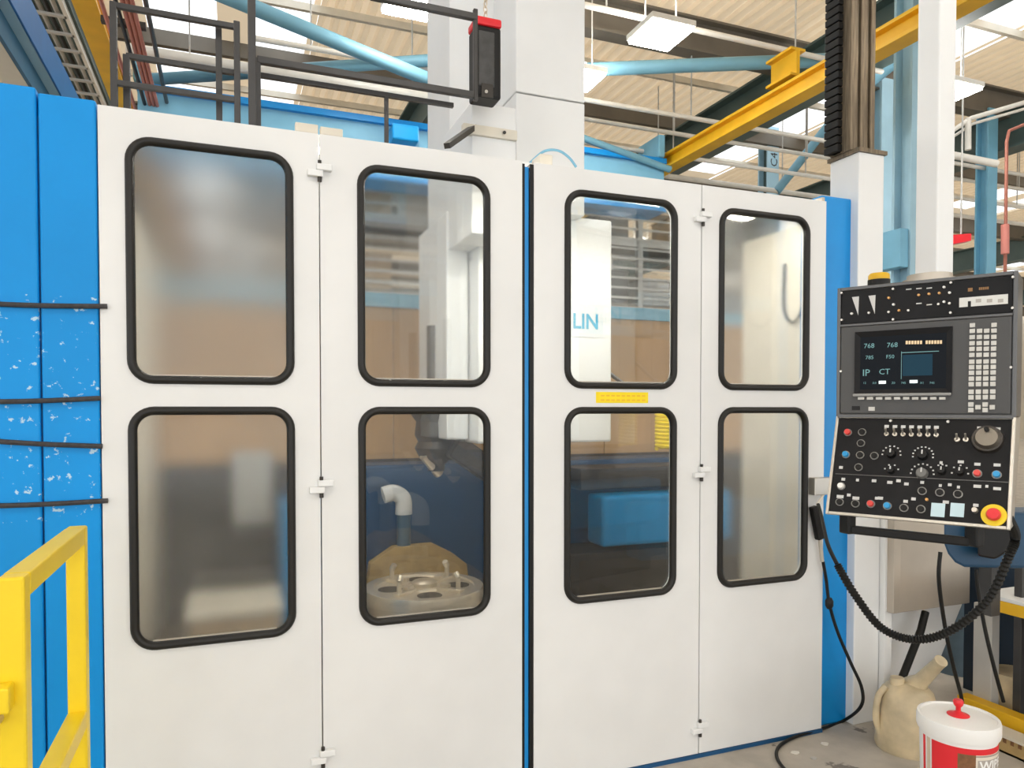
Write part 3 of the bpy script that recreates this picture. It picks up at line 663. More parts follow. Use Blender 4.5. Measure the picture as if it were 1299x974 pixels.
ublk(1228, 365, 1234, 370, 'maker_print', mat('faded_gold_print', (.30, .16, .06), .6), -.0036, -.003)
for px, py in ((1069, 372), (1134, 367), (1207, 359), (1285.5, 352), (1069, 406), (1134, 405.5), (1206.5, 397), (1285, 391), (1068, 471), (1283, 466)): ubtn(px, py, .0045, ALU, .016, 'screw')
# ---- lower face
lf_ = MB(ML).box((.010, -.002, .010), (PW-.010, .004, LH-.006)).build('operator_panel', PANELB, pen)
for a, b in (((0, -.007, 0), (.010, .006, LH)), ((PW-.010, -.007, 0), (PW, .006, LH)), ((.010, -.007, 0), (PW-.010, .006, .010)), ((.010, -.007, LH-.008), (PW-.010, .006, LH))):
    MB(ML).box(a, b).build('frame_edge', ALU, pen, bevel=.002)
a, b = ll(1060, 601), ll(1280, 612)
MB(ML).bar((a[0], -.003, a[1]), (b[0], -.003, b[1]), .002, .0025).build('panel_joint', FRAMEM, pen)
def lbtn(px, py, r, m, dep=.014, name='push_button', ring=True):
    a = ll(px, py)
    if ring:
        g = MB(ML).cyl((a[0], 0, a[1]), (a[0], -.006, a[1]), r*1.28, 16).build(name, mat('button_ring', (.25, .25, .24), .35, .6), pen, smooth=True)
        MB(ML).cyl((a[0], -.006, a[1]), (a[0], -dep, a[1]), r, 16, r*.88).build('button_cap', m, g, smooth=True); return g
    return MB(ML).cyl((a[0], 0, a[1]), (a[0], -dep, a[1]), r, 14, r*.85).build(name, m, pen, smooth=True)
for px, py, m in ((1076, 549, REDB), (1073.5, 577, BLUEBT), (1240, 601, REDB), (1264.5, 602.5, BLUEBT), (1067.5, 617, WHITEB), (1105, 639.5, REDB), (1126, 642, BLUEBT)): lbtn(px, py, .0105, m, .018)
for px, py in ((1094, 548.5), (1092.5, 562.5), (1091.5, 577.5), (1109.5, 578.5), (1089.5, 593), (1065.5, 637), (1085.5, 639), (1147, 644.5), (1168.5, 646), (1170, 623), (1192.5, 625), (1215.5, 627)): lbtn(px, py, .0105, BLACK, .012)
for k in range(7):
    px = 1125+k*10.5; a = ll(px, 551+k*.2)
    g = MB(ML).cyl((a[0], 0, a[1]), (a[0], -.008, a[1]), .0075, 12).build('toggle_switch', ALU, pen, smooth=True)
    MB(ML).cyl((a[0], -.008, a[1]), (a[0], -.028, a[1]+.012), .003, 8, .0038).build('toggle_lever', ALU, g, smooth=True)
    b = ll(px, 541+k*.2); MB(ML).box((b[0]-.007, -.003, b[1]-.005), (b[0]+.007, -.002, b[1]+.005)).build('printed_mark', PRINT, pen)
def dial(px, py, r, marks=9, span=200, m=BLACK, rr=1.75):
    a = ll(px, py); g = MB(ML).cyl((a[0], 0, a[1]), (a[0], -.022, a[1]), r, 20, r*.8).build('selector_knob', m, pen, smooth=True)
    MB(ML).box((a[0]-.002, -.025, a[1]), (a[0]+.002, -.022, a[1]+r*.8)).build('knob_pointer', PRINT, g)
    for k in range(marks):
        an = math.radians(90-span/2+span*k/(marks-1)); MB(ML).cbox((a[0]+r*rr*math.cos(an), -.0025, a[1]+r*rr*math.sin(an)), .005, .001, .0045).build('dial_mark', PRINT, pen)
dial(1131, 576, .016, 8, 190); dial(1171, 578, .017, 10, 200); dial(1131, 597, .012, 4, 150); dial(1170, 601, .019, 9, 180, mat('worn_grey_knob', (.16, .16, .15), .5)); dial(1195, 598, .013, 3, 60); dial(1218, 599, .013, 5, 200)
for px in (1214.5, 1225.5):
    a = ll(px, 558); g = MB(ML).cyl((a[0], 0, a[1]), (a[0], -.008, a[1]), .008, 12).build('toggle_switch', ALU, pen, smooth=True); MB(ML).cyl((a[0], -.008, a[1]), (a[0], -.028, a[1]+.012), .0032, 8).build('toggle_lever', ALU, g, smooth=True)
# hand wheel
a = ll(1253, 558)
hw = MB(ML).cyl((a[0], 0, a[1]), (a[0], -.018, a[1]), .046, 32, .042).build('pulse_handwheel', mat('dark_bronze_ring', (.05, .045, .04), .35, .5), pen, smooth=True)
MB(ML).cyl((a[0], -.018, a[1]), (a[0], -.036, a[1]), .036, 28, .030).build('wheel_grip', mat('worn_bronze', (.20, .18, .15), .35, .7), hw, smooth=True)
MB(ML).cyl((a[0]+.0, -.036, a[1]+.022), (a[0], -.05, a[1]+.022), .007, 10).build('crank_knob', BLACK, hw, smooth=True)
# emergency stop
a = ll(1261, 654)
es = MB(ML).cyl((a[0], 0, a[1]), (a[0], -.008, a[1]), .034, 32).build('stop_button_base', YELLOW, pen, smooth=True)
MB(ML).cyl((a[0], -.008, a[1]), (a[0], -.02, a[1]), .010, 16).build('stop_stem', BLACK, es, smooth=True)
MB(ML).cyl((a[0], -.018, a[1]), (a[0], -.032, a[1]), .020, 24, .016).build('stop_mushroom', RED, es, smooth=True)
# pale plates and prints
for px in (1180.5, 1205):
    a, b = ll(px, 655), ll(px+19, 639); MB(ML).box((a[0], -.004, a[1]), (b[0], -.002, b[1])).build('blank_plate', PALEPL, pen, bevel=.001)
for px, py, wd in ((1067, 593, 5), (1088, 609, 4), (1109, 610, 6), (1129, 612, 7), (1140, 610, 6), (1150, 614, 6), (1077, 628, 5), (1117, 632, 7), (1149, 636, 6), (1159, 633, 6), (1200, 637, 8), (1240, 589, 8), (1265, 590, 9), (1194, 587, 4), (1219, 586, 8), (1244, 543, 9), (1266, 544, 7), (1193, 616, 4), (1205, 615, 5), (1216, 618, 4), (1240, 617, 10), (1252, 617, 4), (1265, 620, 10), (1238, 641, 7), (1170, 612, 5), (1066, 630, 9), (1086, 632, 9), (1070, 608, 5), (1112, 632, 4)):
    a, b = ll(px-wd/2, py+1.6), ll(px+wd/2, py-1.6); MB(ML).box((a[0], -.003, a[1]), (b[0], -.002, b[1])).build('printed_mark', PRINT, pen)
lbtn(1237, 648, .009, ALU, .02, 'key_switch', False); lbtn(1176, 634, .005, LEDO, .010, 'indicator_lamp', False)
for px, py in ((1131, 533.5), (1203.5, 534.5)): ubtn(px, py, .005, ALU, .018, 'screw')
# bottom handle
def lowp(t, fwd, dz): return OL+EU*(PW*t)+EN*fwd+EZ*dz
hb = MB(); hb.bar(lowp(.14, -.03, -.05), lowp(.80, -.03, -.052), .028, .028); handle = hb.build('handle_bar', BLACK, pen, bevel=.006)
for t in (.12, .82): MB().bar(lowp(t, -.03, .005), lowp(t, -.03, -.065), .035, .045).build('handle_bracket', BLACK, pen, bevel=.006)
# suspension post and boom
pc = LO+EU*(PW*.50)-EN*.13
ptop = 4.45
arm = pen
MB().box((pc.x-.030, pc.y-.052, ZTOP+.035), (pc.x+.050, pc.y+.035, ptop)).build('suspension_post', WHITE2, arm, bevel=.006)
MB().cyl((pc.x, pc.y, ZTOP), (pc.x, pc.y, ZTOP+.018), .085, 28).cyl((pc.x, pc.y, ZTOP+.018), (pc.x, pc.y, ZTOP+.035), .07, 28).build('swivel', SHEETM, arm, smooth=True)
MB().bar((pc.x, pc.y, ptop+.05), (CX0+.08, CY0+.1, ptop+.05), .11, .11).build('boom', WHITE2, arm, bevel=.006)
bp = PD(1115, 352, 2.95)
bc = thing('beacon', bp, 'small amber warning beacon behind top edge of pendant', 'beacon')
MB().lathe([(.0, -.10), (.042, -.10), (.042, -.01), (0, -.01)], bp, 20).build('beacon_base', BLACK, bc, smooth=True)
MB().lathe([(.040, -.01), (.040, .008), (.034, .016), (0, .018)], bp, 20).build('beacon_lens', AMBER, bc, smooth=True)
MB().bar(bp+Vector((0, 0, -.10)), Vector((pc.x, pc.y, bp.z-.10)) - EN*.03, .02, .02).build('beacon_bracket', BLACK, bc)

# ================================================================== CABLES
cA = lowp(.97, -.10, .02); dA = 2.3
loop = smoothpath([lowp(.98, -.05, .03), PD(1288, 680, 2.33), PD(1280, 705, 2.33), PD(1252, 762, 2.38), PD(1205, 800, 2.44), PD(1160, 811, 2.5), PD(1118, 796, 2.55), PD(1085, 755, 2.6), PD(1062, 716, 2.66)], 22)
o = MB().tube(loop, .014, 10, rf=lambda i: .0155 if i % 2 else .0115).build('corrugated_conduit', RUBBER); tag(o, 'black corrugated conduit looping below the control pendant', 'conduit')
lp2 = smoothpath([PD(1062, 716, 2.66), PD(1050, 690, 2.75), PD(1042, 655, 2.9), PD(1038, 640, 2.98)], 8)
o = MB().tube(lp2, .0075, 8).build('pendant_cable', RUBBER, smooth=True); tag(o, 'short black cable joining corrugated conduit to the door edge plug', 'cable')
plug = thing('cable_plug', PY(1038, 690, -.02), 'black cable plug with metal bracket on the door edge', 'plug')
MB().bar(PY(1032, 642, -.03), PY(1040, 684, -.03), .035, .04).build('plug_body', BLACK, plug, bevel=.008)
MB().cyl(PY(1040, 684, -.03), PY(1043, 712, -.03), .010, 10).build('gland', ALU, plug, smooth=True)
MB().box((PY(1031, 630, -.03).x, -.045, PY(1031, 628, -.03).z), (PY(1055, 610, -.03).x, .0, PY(1031, 606, -.03).z)).build('plug_bracket', ALU, plug, bevel=.004)
MB().cyl(PY(1036, 640, -.035), PY(1047, 624, -.035), .006, 8).build('hook', CREAM, plug, smooth=True)
flp = lambda px, py: PZ(px, py, FZ+.010)
d1 = smoothpath([PY(1044, 712, -.03), PY(1048, 735, -.02), PY(1052, 765, -.02), PY(1062, 800, -.03), PY(1078, 838, -.06), PY(1093, 872, -.10), PY(1092, 896, -.12), flp(1070, 914), flp(1040, 925), flp(1010, 934), flp(990, 945), flp(985, 958), flp(995, 975), flp(1015, 990)], 8)
o = MB().tube(d1, .008, 8).build('floor_cable', RUBBER, smooth=True); tag(o, 'thin black cable running down blue post and curling on the floor', 'cable')
q = PY(1052, 765, -.02); o = MB().lathe([(0, -.03), (.012, -.028), (.02, -.012), (.02, .012), (.012, .028), (0, .03)], q, 14).build('inline_connector', BLACK, smooth=True); tag(o, 'small black inline connector on the cable before blue post', 'connector')
c1 = smoothpath([PD(1193, 700, 3.0), PD(1191, 735, 3.0), PD(1198, 790, 3.05), PD(1208, 840, 3.1), PD(1219, 882, 3.2), PD(1222, 905, 3.3)], 8)
o = MB().tube(c1, .008, 8).build('hanging_cable', RUBBER, smooth=True); tag(o, 'black cable hanging from blue housing past the white base', 'cable')
c2 = smoothpath([PD(1238, 722, 3.2), PD(1241, 750, 3.2), PD(1250, 800, 3.2), PD(1262, 850, 3.2), PD(1273, 890, 3.22)], 8)
o = MB().tube(c2, .008, 8).build('hanging_cable', RUBBER, smooth=True); tag(o, 'black cable hanging in front of the pale bench post', 'cable')

# ================================================================== WORKBENCH at the far right
wbn = thing('workbench', (4.0, -.3, FZ), 'yellow railed workbench with pale posts and navy panel', 'workbench')
WX = 3.62
yb0, yb1 = PX(1222, 880, WX).y, PX(1299, 915, WX).y-.9
zlow = PX(1225, 880, WX).z
MB().box((WX-.05, yb1, zlow-.07), (WX+.03, yb0, zlow)).build('lower_rail', CRANEY, wbn, bevel=.005)
zup = PX(1270, 762, WX).z
MB().box((WX-.04, yb1, zup-.05), (WX+.04, yb0-.12, zup+.01)).build('upper_rail', CRANEY, wbn, bevel=.005)
pp0 = PX(1251, 820, WX+.06)
MB().box((WX+.03, pp0.y-.05, FZ), (WX+.09, pp0.y+.05, zup-.05)).build('post', GREYPOST, wbn, bevel=.004)
MB().box((WX+.03, yb1, FZ), (WX+.09, yb1+.09, zup-.05)).build('post', GREYPOST, wbn, bevel=.004)
MB().box((WX+.40, yb1, FZ), (WX+.45, yb0+.3, zup+.1)).build('back_panel', DARKBLUE, wbn)
MB().box((WX-.04, yb1, zup+.01), (WX+.55, yb0-.1, zup+.03)).build('bench_top', WHITE2, wbn, bevel=.003)
MB().box((WX+.03, yb1, FZ+.02), (WX+.45, yb0, FZ+.06)).build('lower_shelf', SHEETM, wbn)
bpole = PX(1294, 800, WX+.06)
MB().box((bpole.x-.02, bpole.y-.02, FZ), (bpole.x+.02, bpole.y+.02, 1.05)).build('dark_post', BLACKM, wbn, bevel=.003)
# blue vise-like housing on the bench
bh = thing('motor_housing', PD(1245, 722, 3.15), 'dark blue rounded motor housing behind pendant handle', 'motor')
h0, h1 = PD(1194, 722, 3.15), PD(1300, 650, 3.15)
rp = [PD(x, y, 3.15) for x, y in ((1196, 650), (1300, 650), (1300, 722), (1222, 720), (1210, 714), (1201, 703), (1196, 690))]
MB().prism(rp, (.26, .10, 0)).build('housing_body', mat('dark_motor_blue', (.008, .055, .12), .4, var=.2), bh, bevel=.015)
rp = [PD(x, y, 3.08) for x, y in ((1238, 668), (1284, 668), (1278, 700), (1262, 710), (1240, 706))]
MB().prism(rp, (.10, .05, 0)).build('motor_mouth', BLACK, bh, bevel=.01)
MB().box((PD(1250, 700, 3.3).x, PD(1250, 700, 3.3).y-.03, zup+.03), (PD(1250, 700, 3.3).x+.06, PD(1250, 700, 3.3).y+.03, PD(1250, 716, 3.3).z)).build('pedestal', BLACKM, bh)
# tan slotted duct on floor
sd = thing('slotted_duct', PZ(1290, 955, FZ), 'tan slotted cable duct lying on floor beside white pail', 'cable duct')
da = PZ(1262, 937, FZ+.05); dX = da.x
MB().box((dX, da.y-1.0, FZ), (dX+.012, da.y+.05, FZ+.075)).box((dX, da.y-1.0, FZ), (dX+.10, da.y+.05, FZ+.01)).build('duct_wall', WOODT, sd)
MB().box((dX+.09, da.y-1.0, FZ), (dX+.10, da.y+.05, FZ+.075)).build('duct_wall', WOODT, sd)
MB().box((dX-.006, da.y-1.0, FZ+.075), (dX+.106, da.y+.05, FZ+.085)).build('duct_lid', CREAM, sd)
for k in range(26): MB().box((dX-.002, da.y-.02-k*.036, FZ+.052), (dX, da.y-.004-k*.036, FZ+.074)).build('duct_slot', BROWNL, sd)
# ochre bucket under bench
pq = PX(1285, 890, WX+.2)
o = MB().lathe([(0, FZ+.06), (.09, FZ+.06), (.12, FZ+.20), (.11, FZ+.27), (.0, FZ+.27)], (pq.x, pq.y+.0, 0), 24).build('clay_bowl', JUGM, smooth=True); tag(o, 'rounded tan container on the lower shelf of the workbench', 'container')

# ================================================================== JUG
jb = PZ(1150, 948, FZ); jr = .135
jug = thing('plastic_jug', (jb.x, jb.y, FZ), 'yellowed translucent plastic jug with upward spout on floor', 'jug')
MB().lathe([(0, 0), (jr*1.0, 0), (jr*1.05, .015), (jr*1.02, .10), (jr*.97, .18), (jr*.92, .24), (jr*.84, .28), (jr*.66, .305), (jr*.40, .32), (0, .325)], (jb.x, jb.y, FZ), 36).build('jug_body', JUGM, jug, smooth=True)
s0 = Vector((jb.x, jb.y, FZ+.29))+RT*.03; s1 = PD(1194, 838, 3.36); sdir = (s1-s0).normalized()
MB().tube([s0-sdir*.03, s0+sdir*.02, s0+sdir*.07, s1-sdir*.03, s1], .03, 14, rf=lambda i: [.07, .055, .036, .028, .03][i]).build('spout', JUGM, jug, smooth=True)
MB().lathe([(.03, .305), (.034, .335), (.03, .345), (0, .346)], Vector((jb.x, jb.y, FZ))-RT*.05, 16).build('filler_cap', JUGM, jug, smooth=True)
hl = Vector((jb.x, jb.y, FZ))
hd = -RT*.9
MB().tube(smoothpath([hl+hd*jr*.85+Vector((0, 0, .30)), hl+hd*(jr*1.15)+Vector((0, 0, .25)), hl+hd*(jr*1.24)+Vector((0, 0, .15)), hl+hd*(jr*1.05)+Vector((0, 0, .07))]), .016, 10).build('handle', JUGM, jug, smooth=True)

# ================================================================== PAIL OF WIPES
LZ = None
pc2 = PD(1215.5, 908, 2.88); PRD = .143; ptz = pc2.z
pail = thing('wipes_pail', (pc2.x, pc2.y, FZ), 'white round pail with red label and red lid knob', 'pail')
MB().lathe([(0, FZ), (PRD*.86, FZ), (PRD*.88, FZ+.01), (PRD*.95, ptz-.03), (PRD*.95, ptz-.02), (0, ptz-.02)], (pc2.x, pc2.y, 0), 48).build('pail_body', PAILW, pail, smooth=True)
MB().lathe([(PRD*.95, ptz-.055), (PRD*1.0, ptz-.055), (PRD*1.02, ptz-.045), (PRD*1.02, ptz-.008), (PRD*1.0, ptz+.003), (PRD*.93, ptz+.004), (PRD*.90, ptz-.002), (PRD*.5, ptz+.004), (0, ptz+.006)], (pc2.x, pc2.y, 0), 48).build('lid', PAILW, pail, smooth=True)
kp = Vector((pc2.x, pc2.y, ptz+.004))
MB().lathe([(0, 0), (.040, 0), (.040, .003), (.018, .010), (.009, .018), (.009, .032), (.017, .042), (.019, .055), (.015, .062), (0, .064)], kp, 24).build('lid_knob', RED, pail, smooth=True)
def prad(z): return PRD*(.88+(.95-.88)*(z-FZ)/(ptz-.03-FZ))
va = math.atan2(CAM.y-pc2.y, CAM.x-pc2.x)-math.radians(8)        # direction to the viewer side
def band(a0, a1, z0, z1, m, name, off, par=None, n=24):
    vs = []
    for i in range(n+1):
        an = va+math.radians(a0+(a1-a0)*i/n)
        for z, rr in ((z0, prad(z0)+off), (z1, prad(z1)+off), (z1, prad(z1)-.001), (z0, prad(z0)-.001)): vs.append((pc2.x+rr*math.cos(an), pc2.y+rr*math.sin(an), z))
    fs = []
    for i in range(n): fs += [(4*i+k, 4*i+(k+1) % 4, 4*i+4+(k+1) % 4, 4*i+4+k) for k in range(4)]
    return MB().add(vs, fs).build(name, m, par or pail, smooth=True)
zt_, zb_ = ptz-.072, FZ+.03
lab = band(-32, 100, zb_, zt_, REDL, 'label', .0010)
band(-52, -46, zb_, zt_, REDL, 'label_stripe', .001); band(-42, -35, zb_, zt_, mat('beige_stripe', (.62, .52, .40), .5), 'label_stripe', .001, lab)
band(8, 34, zb_, zt_-.022, BROWNL, 'label_picture', .0016, lab)
band(34, 98, zt_-.105, zt_-.022, mat('cream_label', (.74, .68, .58), .5), 'label_field', .0016, lab)
band(34, 98, zt_-.030, zt_-.024, mat('grey_stripe', (.35, .30, .25), .5), 'label_stripe', .0022, lab)
def wraptext(s, a0, z, size, m):
    vs, fs = textmesh(s, size, .0003, bold=True); out = []
    for v in vs:
        zz = z+v.y; rr = prad(zz)+.0022+v.z; an = va+math.radians(a0)+v.x/rr; out.append((pc2.x+rr*math.cos(an), pc2.y+rr*math.sin(an), zz))
    MB().add(out, fs).build('label_lettering', m, lab)
band(37, 96, zt_-.088, zt_-.042, mat('brown_grey_block', (.40, .36, .32), .5), 'label_field', .0020, lab)
wraptext('WIPES', 40, zt_-.082, .052, PAILW)
wraptext('80', 40, zt_-.16, .05, PAILW)

# ================================================================== OVERHEAD: crane and building steel
def runway(xr, wd, Z, zt, ya, yb, lab):
    x = xr-wd/2; h = zt-Z; r = thing('crane_runway_beam', (x, ya, Z), lab, 'crane beam', 'yellow crane runway beams')
    MB().ibeam((x, ya, Z+h/2), (x, yb, Z+h/2), wd, h, .035, .05).build('beam', CRANEY, r, bevel=.004)
    MB().box((x-.03, ya, zt), (x+.03, yb, zt+.04)).build('crane_rail', DARKST, r)
    return r, x
xrr = PZ(1262, 0, 4.9).x; ztR = PX(986, 110, xrr-.2).z
rwR, xR = runway(xrr, .2, 4.9, ztR, -3, 24, 'yellow crane runway beam passing behind white suspension post')
xlr = PZ(121, 0, 4.9).x
rwL, xL = runway(xlr, xlr-PZ(90, 0, 4.9).x, 4.9, PX(131, 0, xlr).z, -3, 24, 'yellow crane runway beam above black roof railing')
q = PX(987, 98, xR-.1); q2 = PX(971, 98, xR-.1); q3 = PX(1003, 98, xR-.1)
MB().ibeam((xR, q2.y, ztR+.20), (xR, q3.y, ztR+.20), .2, .30, .03, .05).build('end_stop', CRANEY, rwR, bevel=.006)
# light blue bridge girder
gy = PZ(325, 128, 5.0).y
gd = thing('crane_bridge_girder', (1.5, gy, 4.4), 'light blue bridge girder spanning between the yellow runway beams', 'crane girder')
MB().box((xL+.2, gy, 4.30), (xR-.12, gy+.35, 5.0)).build('girder_box', SKYBLUE, gd, bevel=.01)
MB().box((xL+.2, gy-.06, 4.93), (xR-.12, gy+.41, 5.0)).build('top_flange', BLUE2, gd)
MB().box((xL+.2, gy-.06, 4.28), (xR-.12, gy+.41, 4.33)).build('bottom_flange', BLUE2, gd)
g0, g1 = PY(498, 155, gy-.25), PY(532, 180, gy-.25)
MB().box((g0.x, gy-.25, g1.z), (g1.x, gy, g0.z)).build('hoist_trolley', BLUEB, gd, bevel=.02)
for xx in (xL+.17, xR-.27): MB().box((xx, gy-.1, 5.0), (xx+.10, gy+.45, 5.30)).build('end_carriage', SKYBLUE, gd, bevel=.02)
# deep blue beam over the blue cabinet
zb = 3.55; pb_ = PZ(13, 0, zb); pzt = PX(40, 0, pb_.x).z; pa = PZ(-6, 0, zb)
bb = thing('portal_beam', (pa.x, 1.5, zb), 'deep blue steel beam running back above the blue cabinet', 'steel beam')
MB().box((pb_.x-.012, .2, zb), (pb_.x, 6.0, pzt)).build('side_plate', mat('dark_blue_beam_paint', (.0, .13, .40), .45, var=.1), bb, bevel=.003)
MB().box((pa.x, .2, zb), (pb_.x-.012, 6.0, zb+.012)).build('bottom_flange', PALEBLUE, bb)
MB().box((pa.x-.02, .2, zb-.13), (pa.x, 6.0, pzt)).build('side_plate', mat('teal_beam_paint', (.02, .12, .22), .5, var=.15), bb, bevel=.003)
MB().box((pa.x-.14, .2, zb-.13), (pa.x-.02, 6.0, zb-.11)).build('bottom_flange', CREAM, bb)
for yy in (.9, 5.6): MB().box((pa.x-.14, yy, FZ), (pa.x-.02, yy+.2, zb-.13)).build('leg', BLUED, bb)
# grey cable tray and red conductor cables along the left
tr = thing('cable_tray', (-1.6, 4, 5.2), 'pale grey cable tray running back above the blue cabinet', 'cable tray')
pt = PZ(92, 40, 5.6)
for k in range(48): MB().box((pt.x-.45, 1+k*.4, 5.6), (pt.x, 1.05+k*.4, 5.62)).build('tray_rung', GREYPOST, tr)
for dx in (-.45, 0): MB().box((pt.x+dx-.02, 1, 5.6), (pt.x+dx+.02, 20, 5.74)).build('tray_side', CONDW, tr)
for k in range(5): MB().tube([(pt.x-.38+k*.07, 1, 5.67+.01*(k % 2)), (pt.x-.36+k*.07, 20, 5.67)], .025, 8).build('tray_cable', RUBBER if k % 2 else GREYPOST, tr, smooth=True)
for k in range(8): MB().cyl((pt.x-.2, 2+k*2.2, 5.7), (pt.x-.2, 2+k*2.2, 6.4), .012, 6).build('hanger_rod', GREYPOST, tr)
cl = thing('conductor_cables', (xL+.5, 4, 5.0), 'bundle of red sheathed cables along left crane runway', 'cables')
for k, px in enumerate((134, 152, 160, 166, 172)):
    p = PZ(px, 20, 4.8); MB().tube([(p.x, 1.0, 4.8), (p.x, 20, 4.8)], .018, 8).build('cable', COPPER if k not in (1,) else BLACK, cl, smooth=True)
for k in range(9): MB().box((xL+.1, 2+k*2.1, 4.83), (p.x+.05, 2.06+k*2.1, 4.88)).build('cable_bracket', DARKST, cl)
MB().tube([(p.x+.09, 1.0, 4.85), (p.x+.09, 20, 4.85)], .02, 8).build('cable', BLACKM, cl, smooth=True)
# light blue brace tubes
TUBEB = mat('muted_blue_tube_paint', (.16, .36, .47), .5, var=.12, scale=2.5)
def tubeobj(p, q, r, m, name, lab, cat, group=None):
    o = MB().cyl(p, q, r, 16).build(name, m, smooth=True); return tag(o, lab, cat, group)
tubeobj(PZ(245, -22, 5.6), PD(585, 118, 8.3), .075, TUBEB, 'brace_tube', 'light blue brace tube sloping down towards the white column', 'brace', 'roof brace tubes')
tubeobj(PD(190, 101, 8.2), PD(640, 70, 8.2), .065, TUBEB, 'brace_tube', 'light blue brace tube crossing level above the bridge girder', 'brace', 'roof brace tubes')
tubeobj(PD(700, 90, 8.4), PD(1056, 76, 8.4), .075, TUBEB, 'brace_tube', 'light blue brace tube between white column and crane end stop', 'brace', 'roof brace tubes')
tubeobj(PY(720, 168, gy-.06), PY(850, 215, gy-.06), .045, TUBEB, 'brace_tube', 'light blue brace tube behind the middle door top', 'brace', 'roof brace tubes')
tubeobj(PD(985, 243, 12), PD(1056, 152, 12), .07, TUBEB, 'brace_tube', 'light blue brace tube rising from the lettered column', 'brace', 'roof brace tubes')
tubeobj(PD(1095, 110, 10), PD(1142, 72, 10), .09, TUBEB, 'brace_tube', 'light blue brace tube right of the worn slideway', 'brace', 'roof brace tubes')
# pipes along X
def xpipe(px0, py0, px1, Z, r, lab, m=CONDW, name='pipe', group='white overhead pipes'):
    p = PZ(px0, py0, Z); q = PY(px1, py0, p.y)
    r_ = thing(name, (p.x, p.y, Z), lab, 'pipe', group)
    MB().cyl((p.x, p.y, Z), (q.x, p.y, Z), r, 12).build('pipe_run', m, r_, smooth=True)
    k = p.x+.6
    while k < q.x:
        MB().cyl((k, p.y, Z), (k, p.y, 6.55), .010, 6).build('hanger_rod', GREYPOST, r_); k += 2.4
    return r_
xpipe(700, -3, 1120, 5.6, .03, 'white pipe passing just above the square ceiling lamp')
xpipe(320, 48, 640, 5.5, .03, 'white pipe hung below the skylight behind black railing')
xpipe(160, 62, 560, 5.3, .06, 'thick white duct pipe behind the upper black railing')
xpipe(600, 102, 1330, 5.4, .03, 'white pipe behind the crane end stop')
xpipe(600, 128, 1330, 5.5, .03, 'thick white pipe beyond the crane end stop')
xpipe(600, 160, 1330, 5.2, .03, 'white pipe far beyond the yellow runway beam')
xpipe(600, 190, 1330, 5.2, .04, 'farthest thick white pipe above the doors')
# ceiling lamps
def lamp(p, lab, sx=.5, sy=.5):
    r = thing('high_bay_lamp', p, lab, 'ceiling lamp', 'square ceiling lamps')
    x, y, z = p
    MB().box((x-sx/2, y-sy/2, z+.03), (x+sx/2, y+sy/2, z+.09)).build('lamp_body', CONDW, r, bevel=.01)
    MB().box((x-sx/2+.02, y-sy/2+.02, z), (x+sx/2-.02, y+sy/2-.02, z+.03)).build('lamp_lens', LAMPE, r)
    MB().box((x-sx/2+.04, y-sy/2+.04, z+.09), (x+sx/2-.04, y+sy/2-.04, z+.10)).build('added_uplight', LAMPE, r)  # glowing top added to the lamps to brighten the roof
    MB().box((x-.08, y-.06, z+.10), (x+.08, y+.06, z+.20)).build('driver_box', GREYPOST, r)
    for dx in (-.18, .18): MB().cyl((x+dx, y, z+.09), (x+dx, y, 6.6), .008, 6).build('hanger_rod', GREYPOST, r)
    return r
lp = PZ(838, 47, 5.3)
base_lamp = lamp(lp, 'bright square ceiling lamp hung beneath white pipe')
for p, lab in ((PZ(520, 8, 5.6), 'bright square ceiling lamp above the upper black rail'), (PZ(733, 103, 5.3), 'bright square ceiling lamp beside white column below the brace tube'), (PZ(1205, 120, 5.3), 'bright square ceiling lamp right of white suspension post')):
    c = copy_tree(base_lamp, p-lp); c['label'] = lab
for i in range(3):
    for j in range(2):
        c = copy_tree(base_lamp, Vector((-3+i*4.4, -3.5-5.5*j, 5.5))-lp); c['label'] = 'square ceiling lamp over the aisle facing the doors'
for i in range(4):
    for j in range(3):
        c = copy_tree(base_lamp, Vector((9+i*7, 12+7*j, 5.4))-lp); c['label'] = 'small square ceiling lamp far down the workshop hall'
# building columns
def column(px, dep, wd, lab, m, txt=None, ztop=6.3):
    p = PD(px, 300, dep); r = thing('building_column', (p.x, p.y, FZ), lab, 'column', 'pale blue building columns')
    h = wd
    MB().box((p.x-wd/2, p.y-h/2, FZ), (p.x+wd/2, p.y-h/2+.03, ztop)).build('flange', m, r)
    MB().box((p.x-wd/2, p.y+h/2-.03, FZ), (p.x+wd/2, p.y+h/2, ztop)).build('flange', m, r)
    MB().box((p.x-.02, p.y-h/2+.03, FZ), (p.x+.02, p.y+h/2-.03, ztop)).build('web', GREENG if txt else m, r)
    MB().box((p.x-wd*.8, p.y-h*.8, FZ), (p.x+wd*.8, p.y+h*.8, FZ+.03)).build('base_plate', m, r)
    if txt:
        vs, fs = textmesh(txt, .22); MB().add([(p.x+.09-v.y, p.y-h/2-.002-v.z, PD(px, 215, dep).z+v.x) for v in vs], fs).build('column_lettering', PRINTK, r)
    return r, p
column(1153, 8.0, .24, 'pale blue building column beside white suspension post', PALEBLUE)
column(974, 13.5, .26, 'pale blue building column with dark lettering above the end leaf', PALEBLUE, 'C4', PD(974, 165, 13.5).z)
_, cp3 = column(1250, 11.5, .21, 'pale blue building column with pipes above the pendant', SKYBLUE)
column(1116, 10.5, .25, 'pale blue building column behind the worn slideway', PALEBLUE)
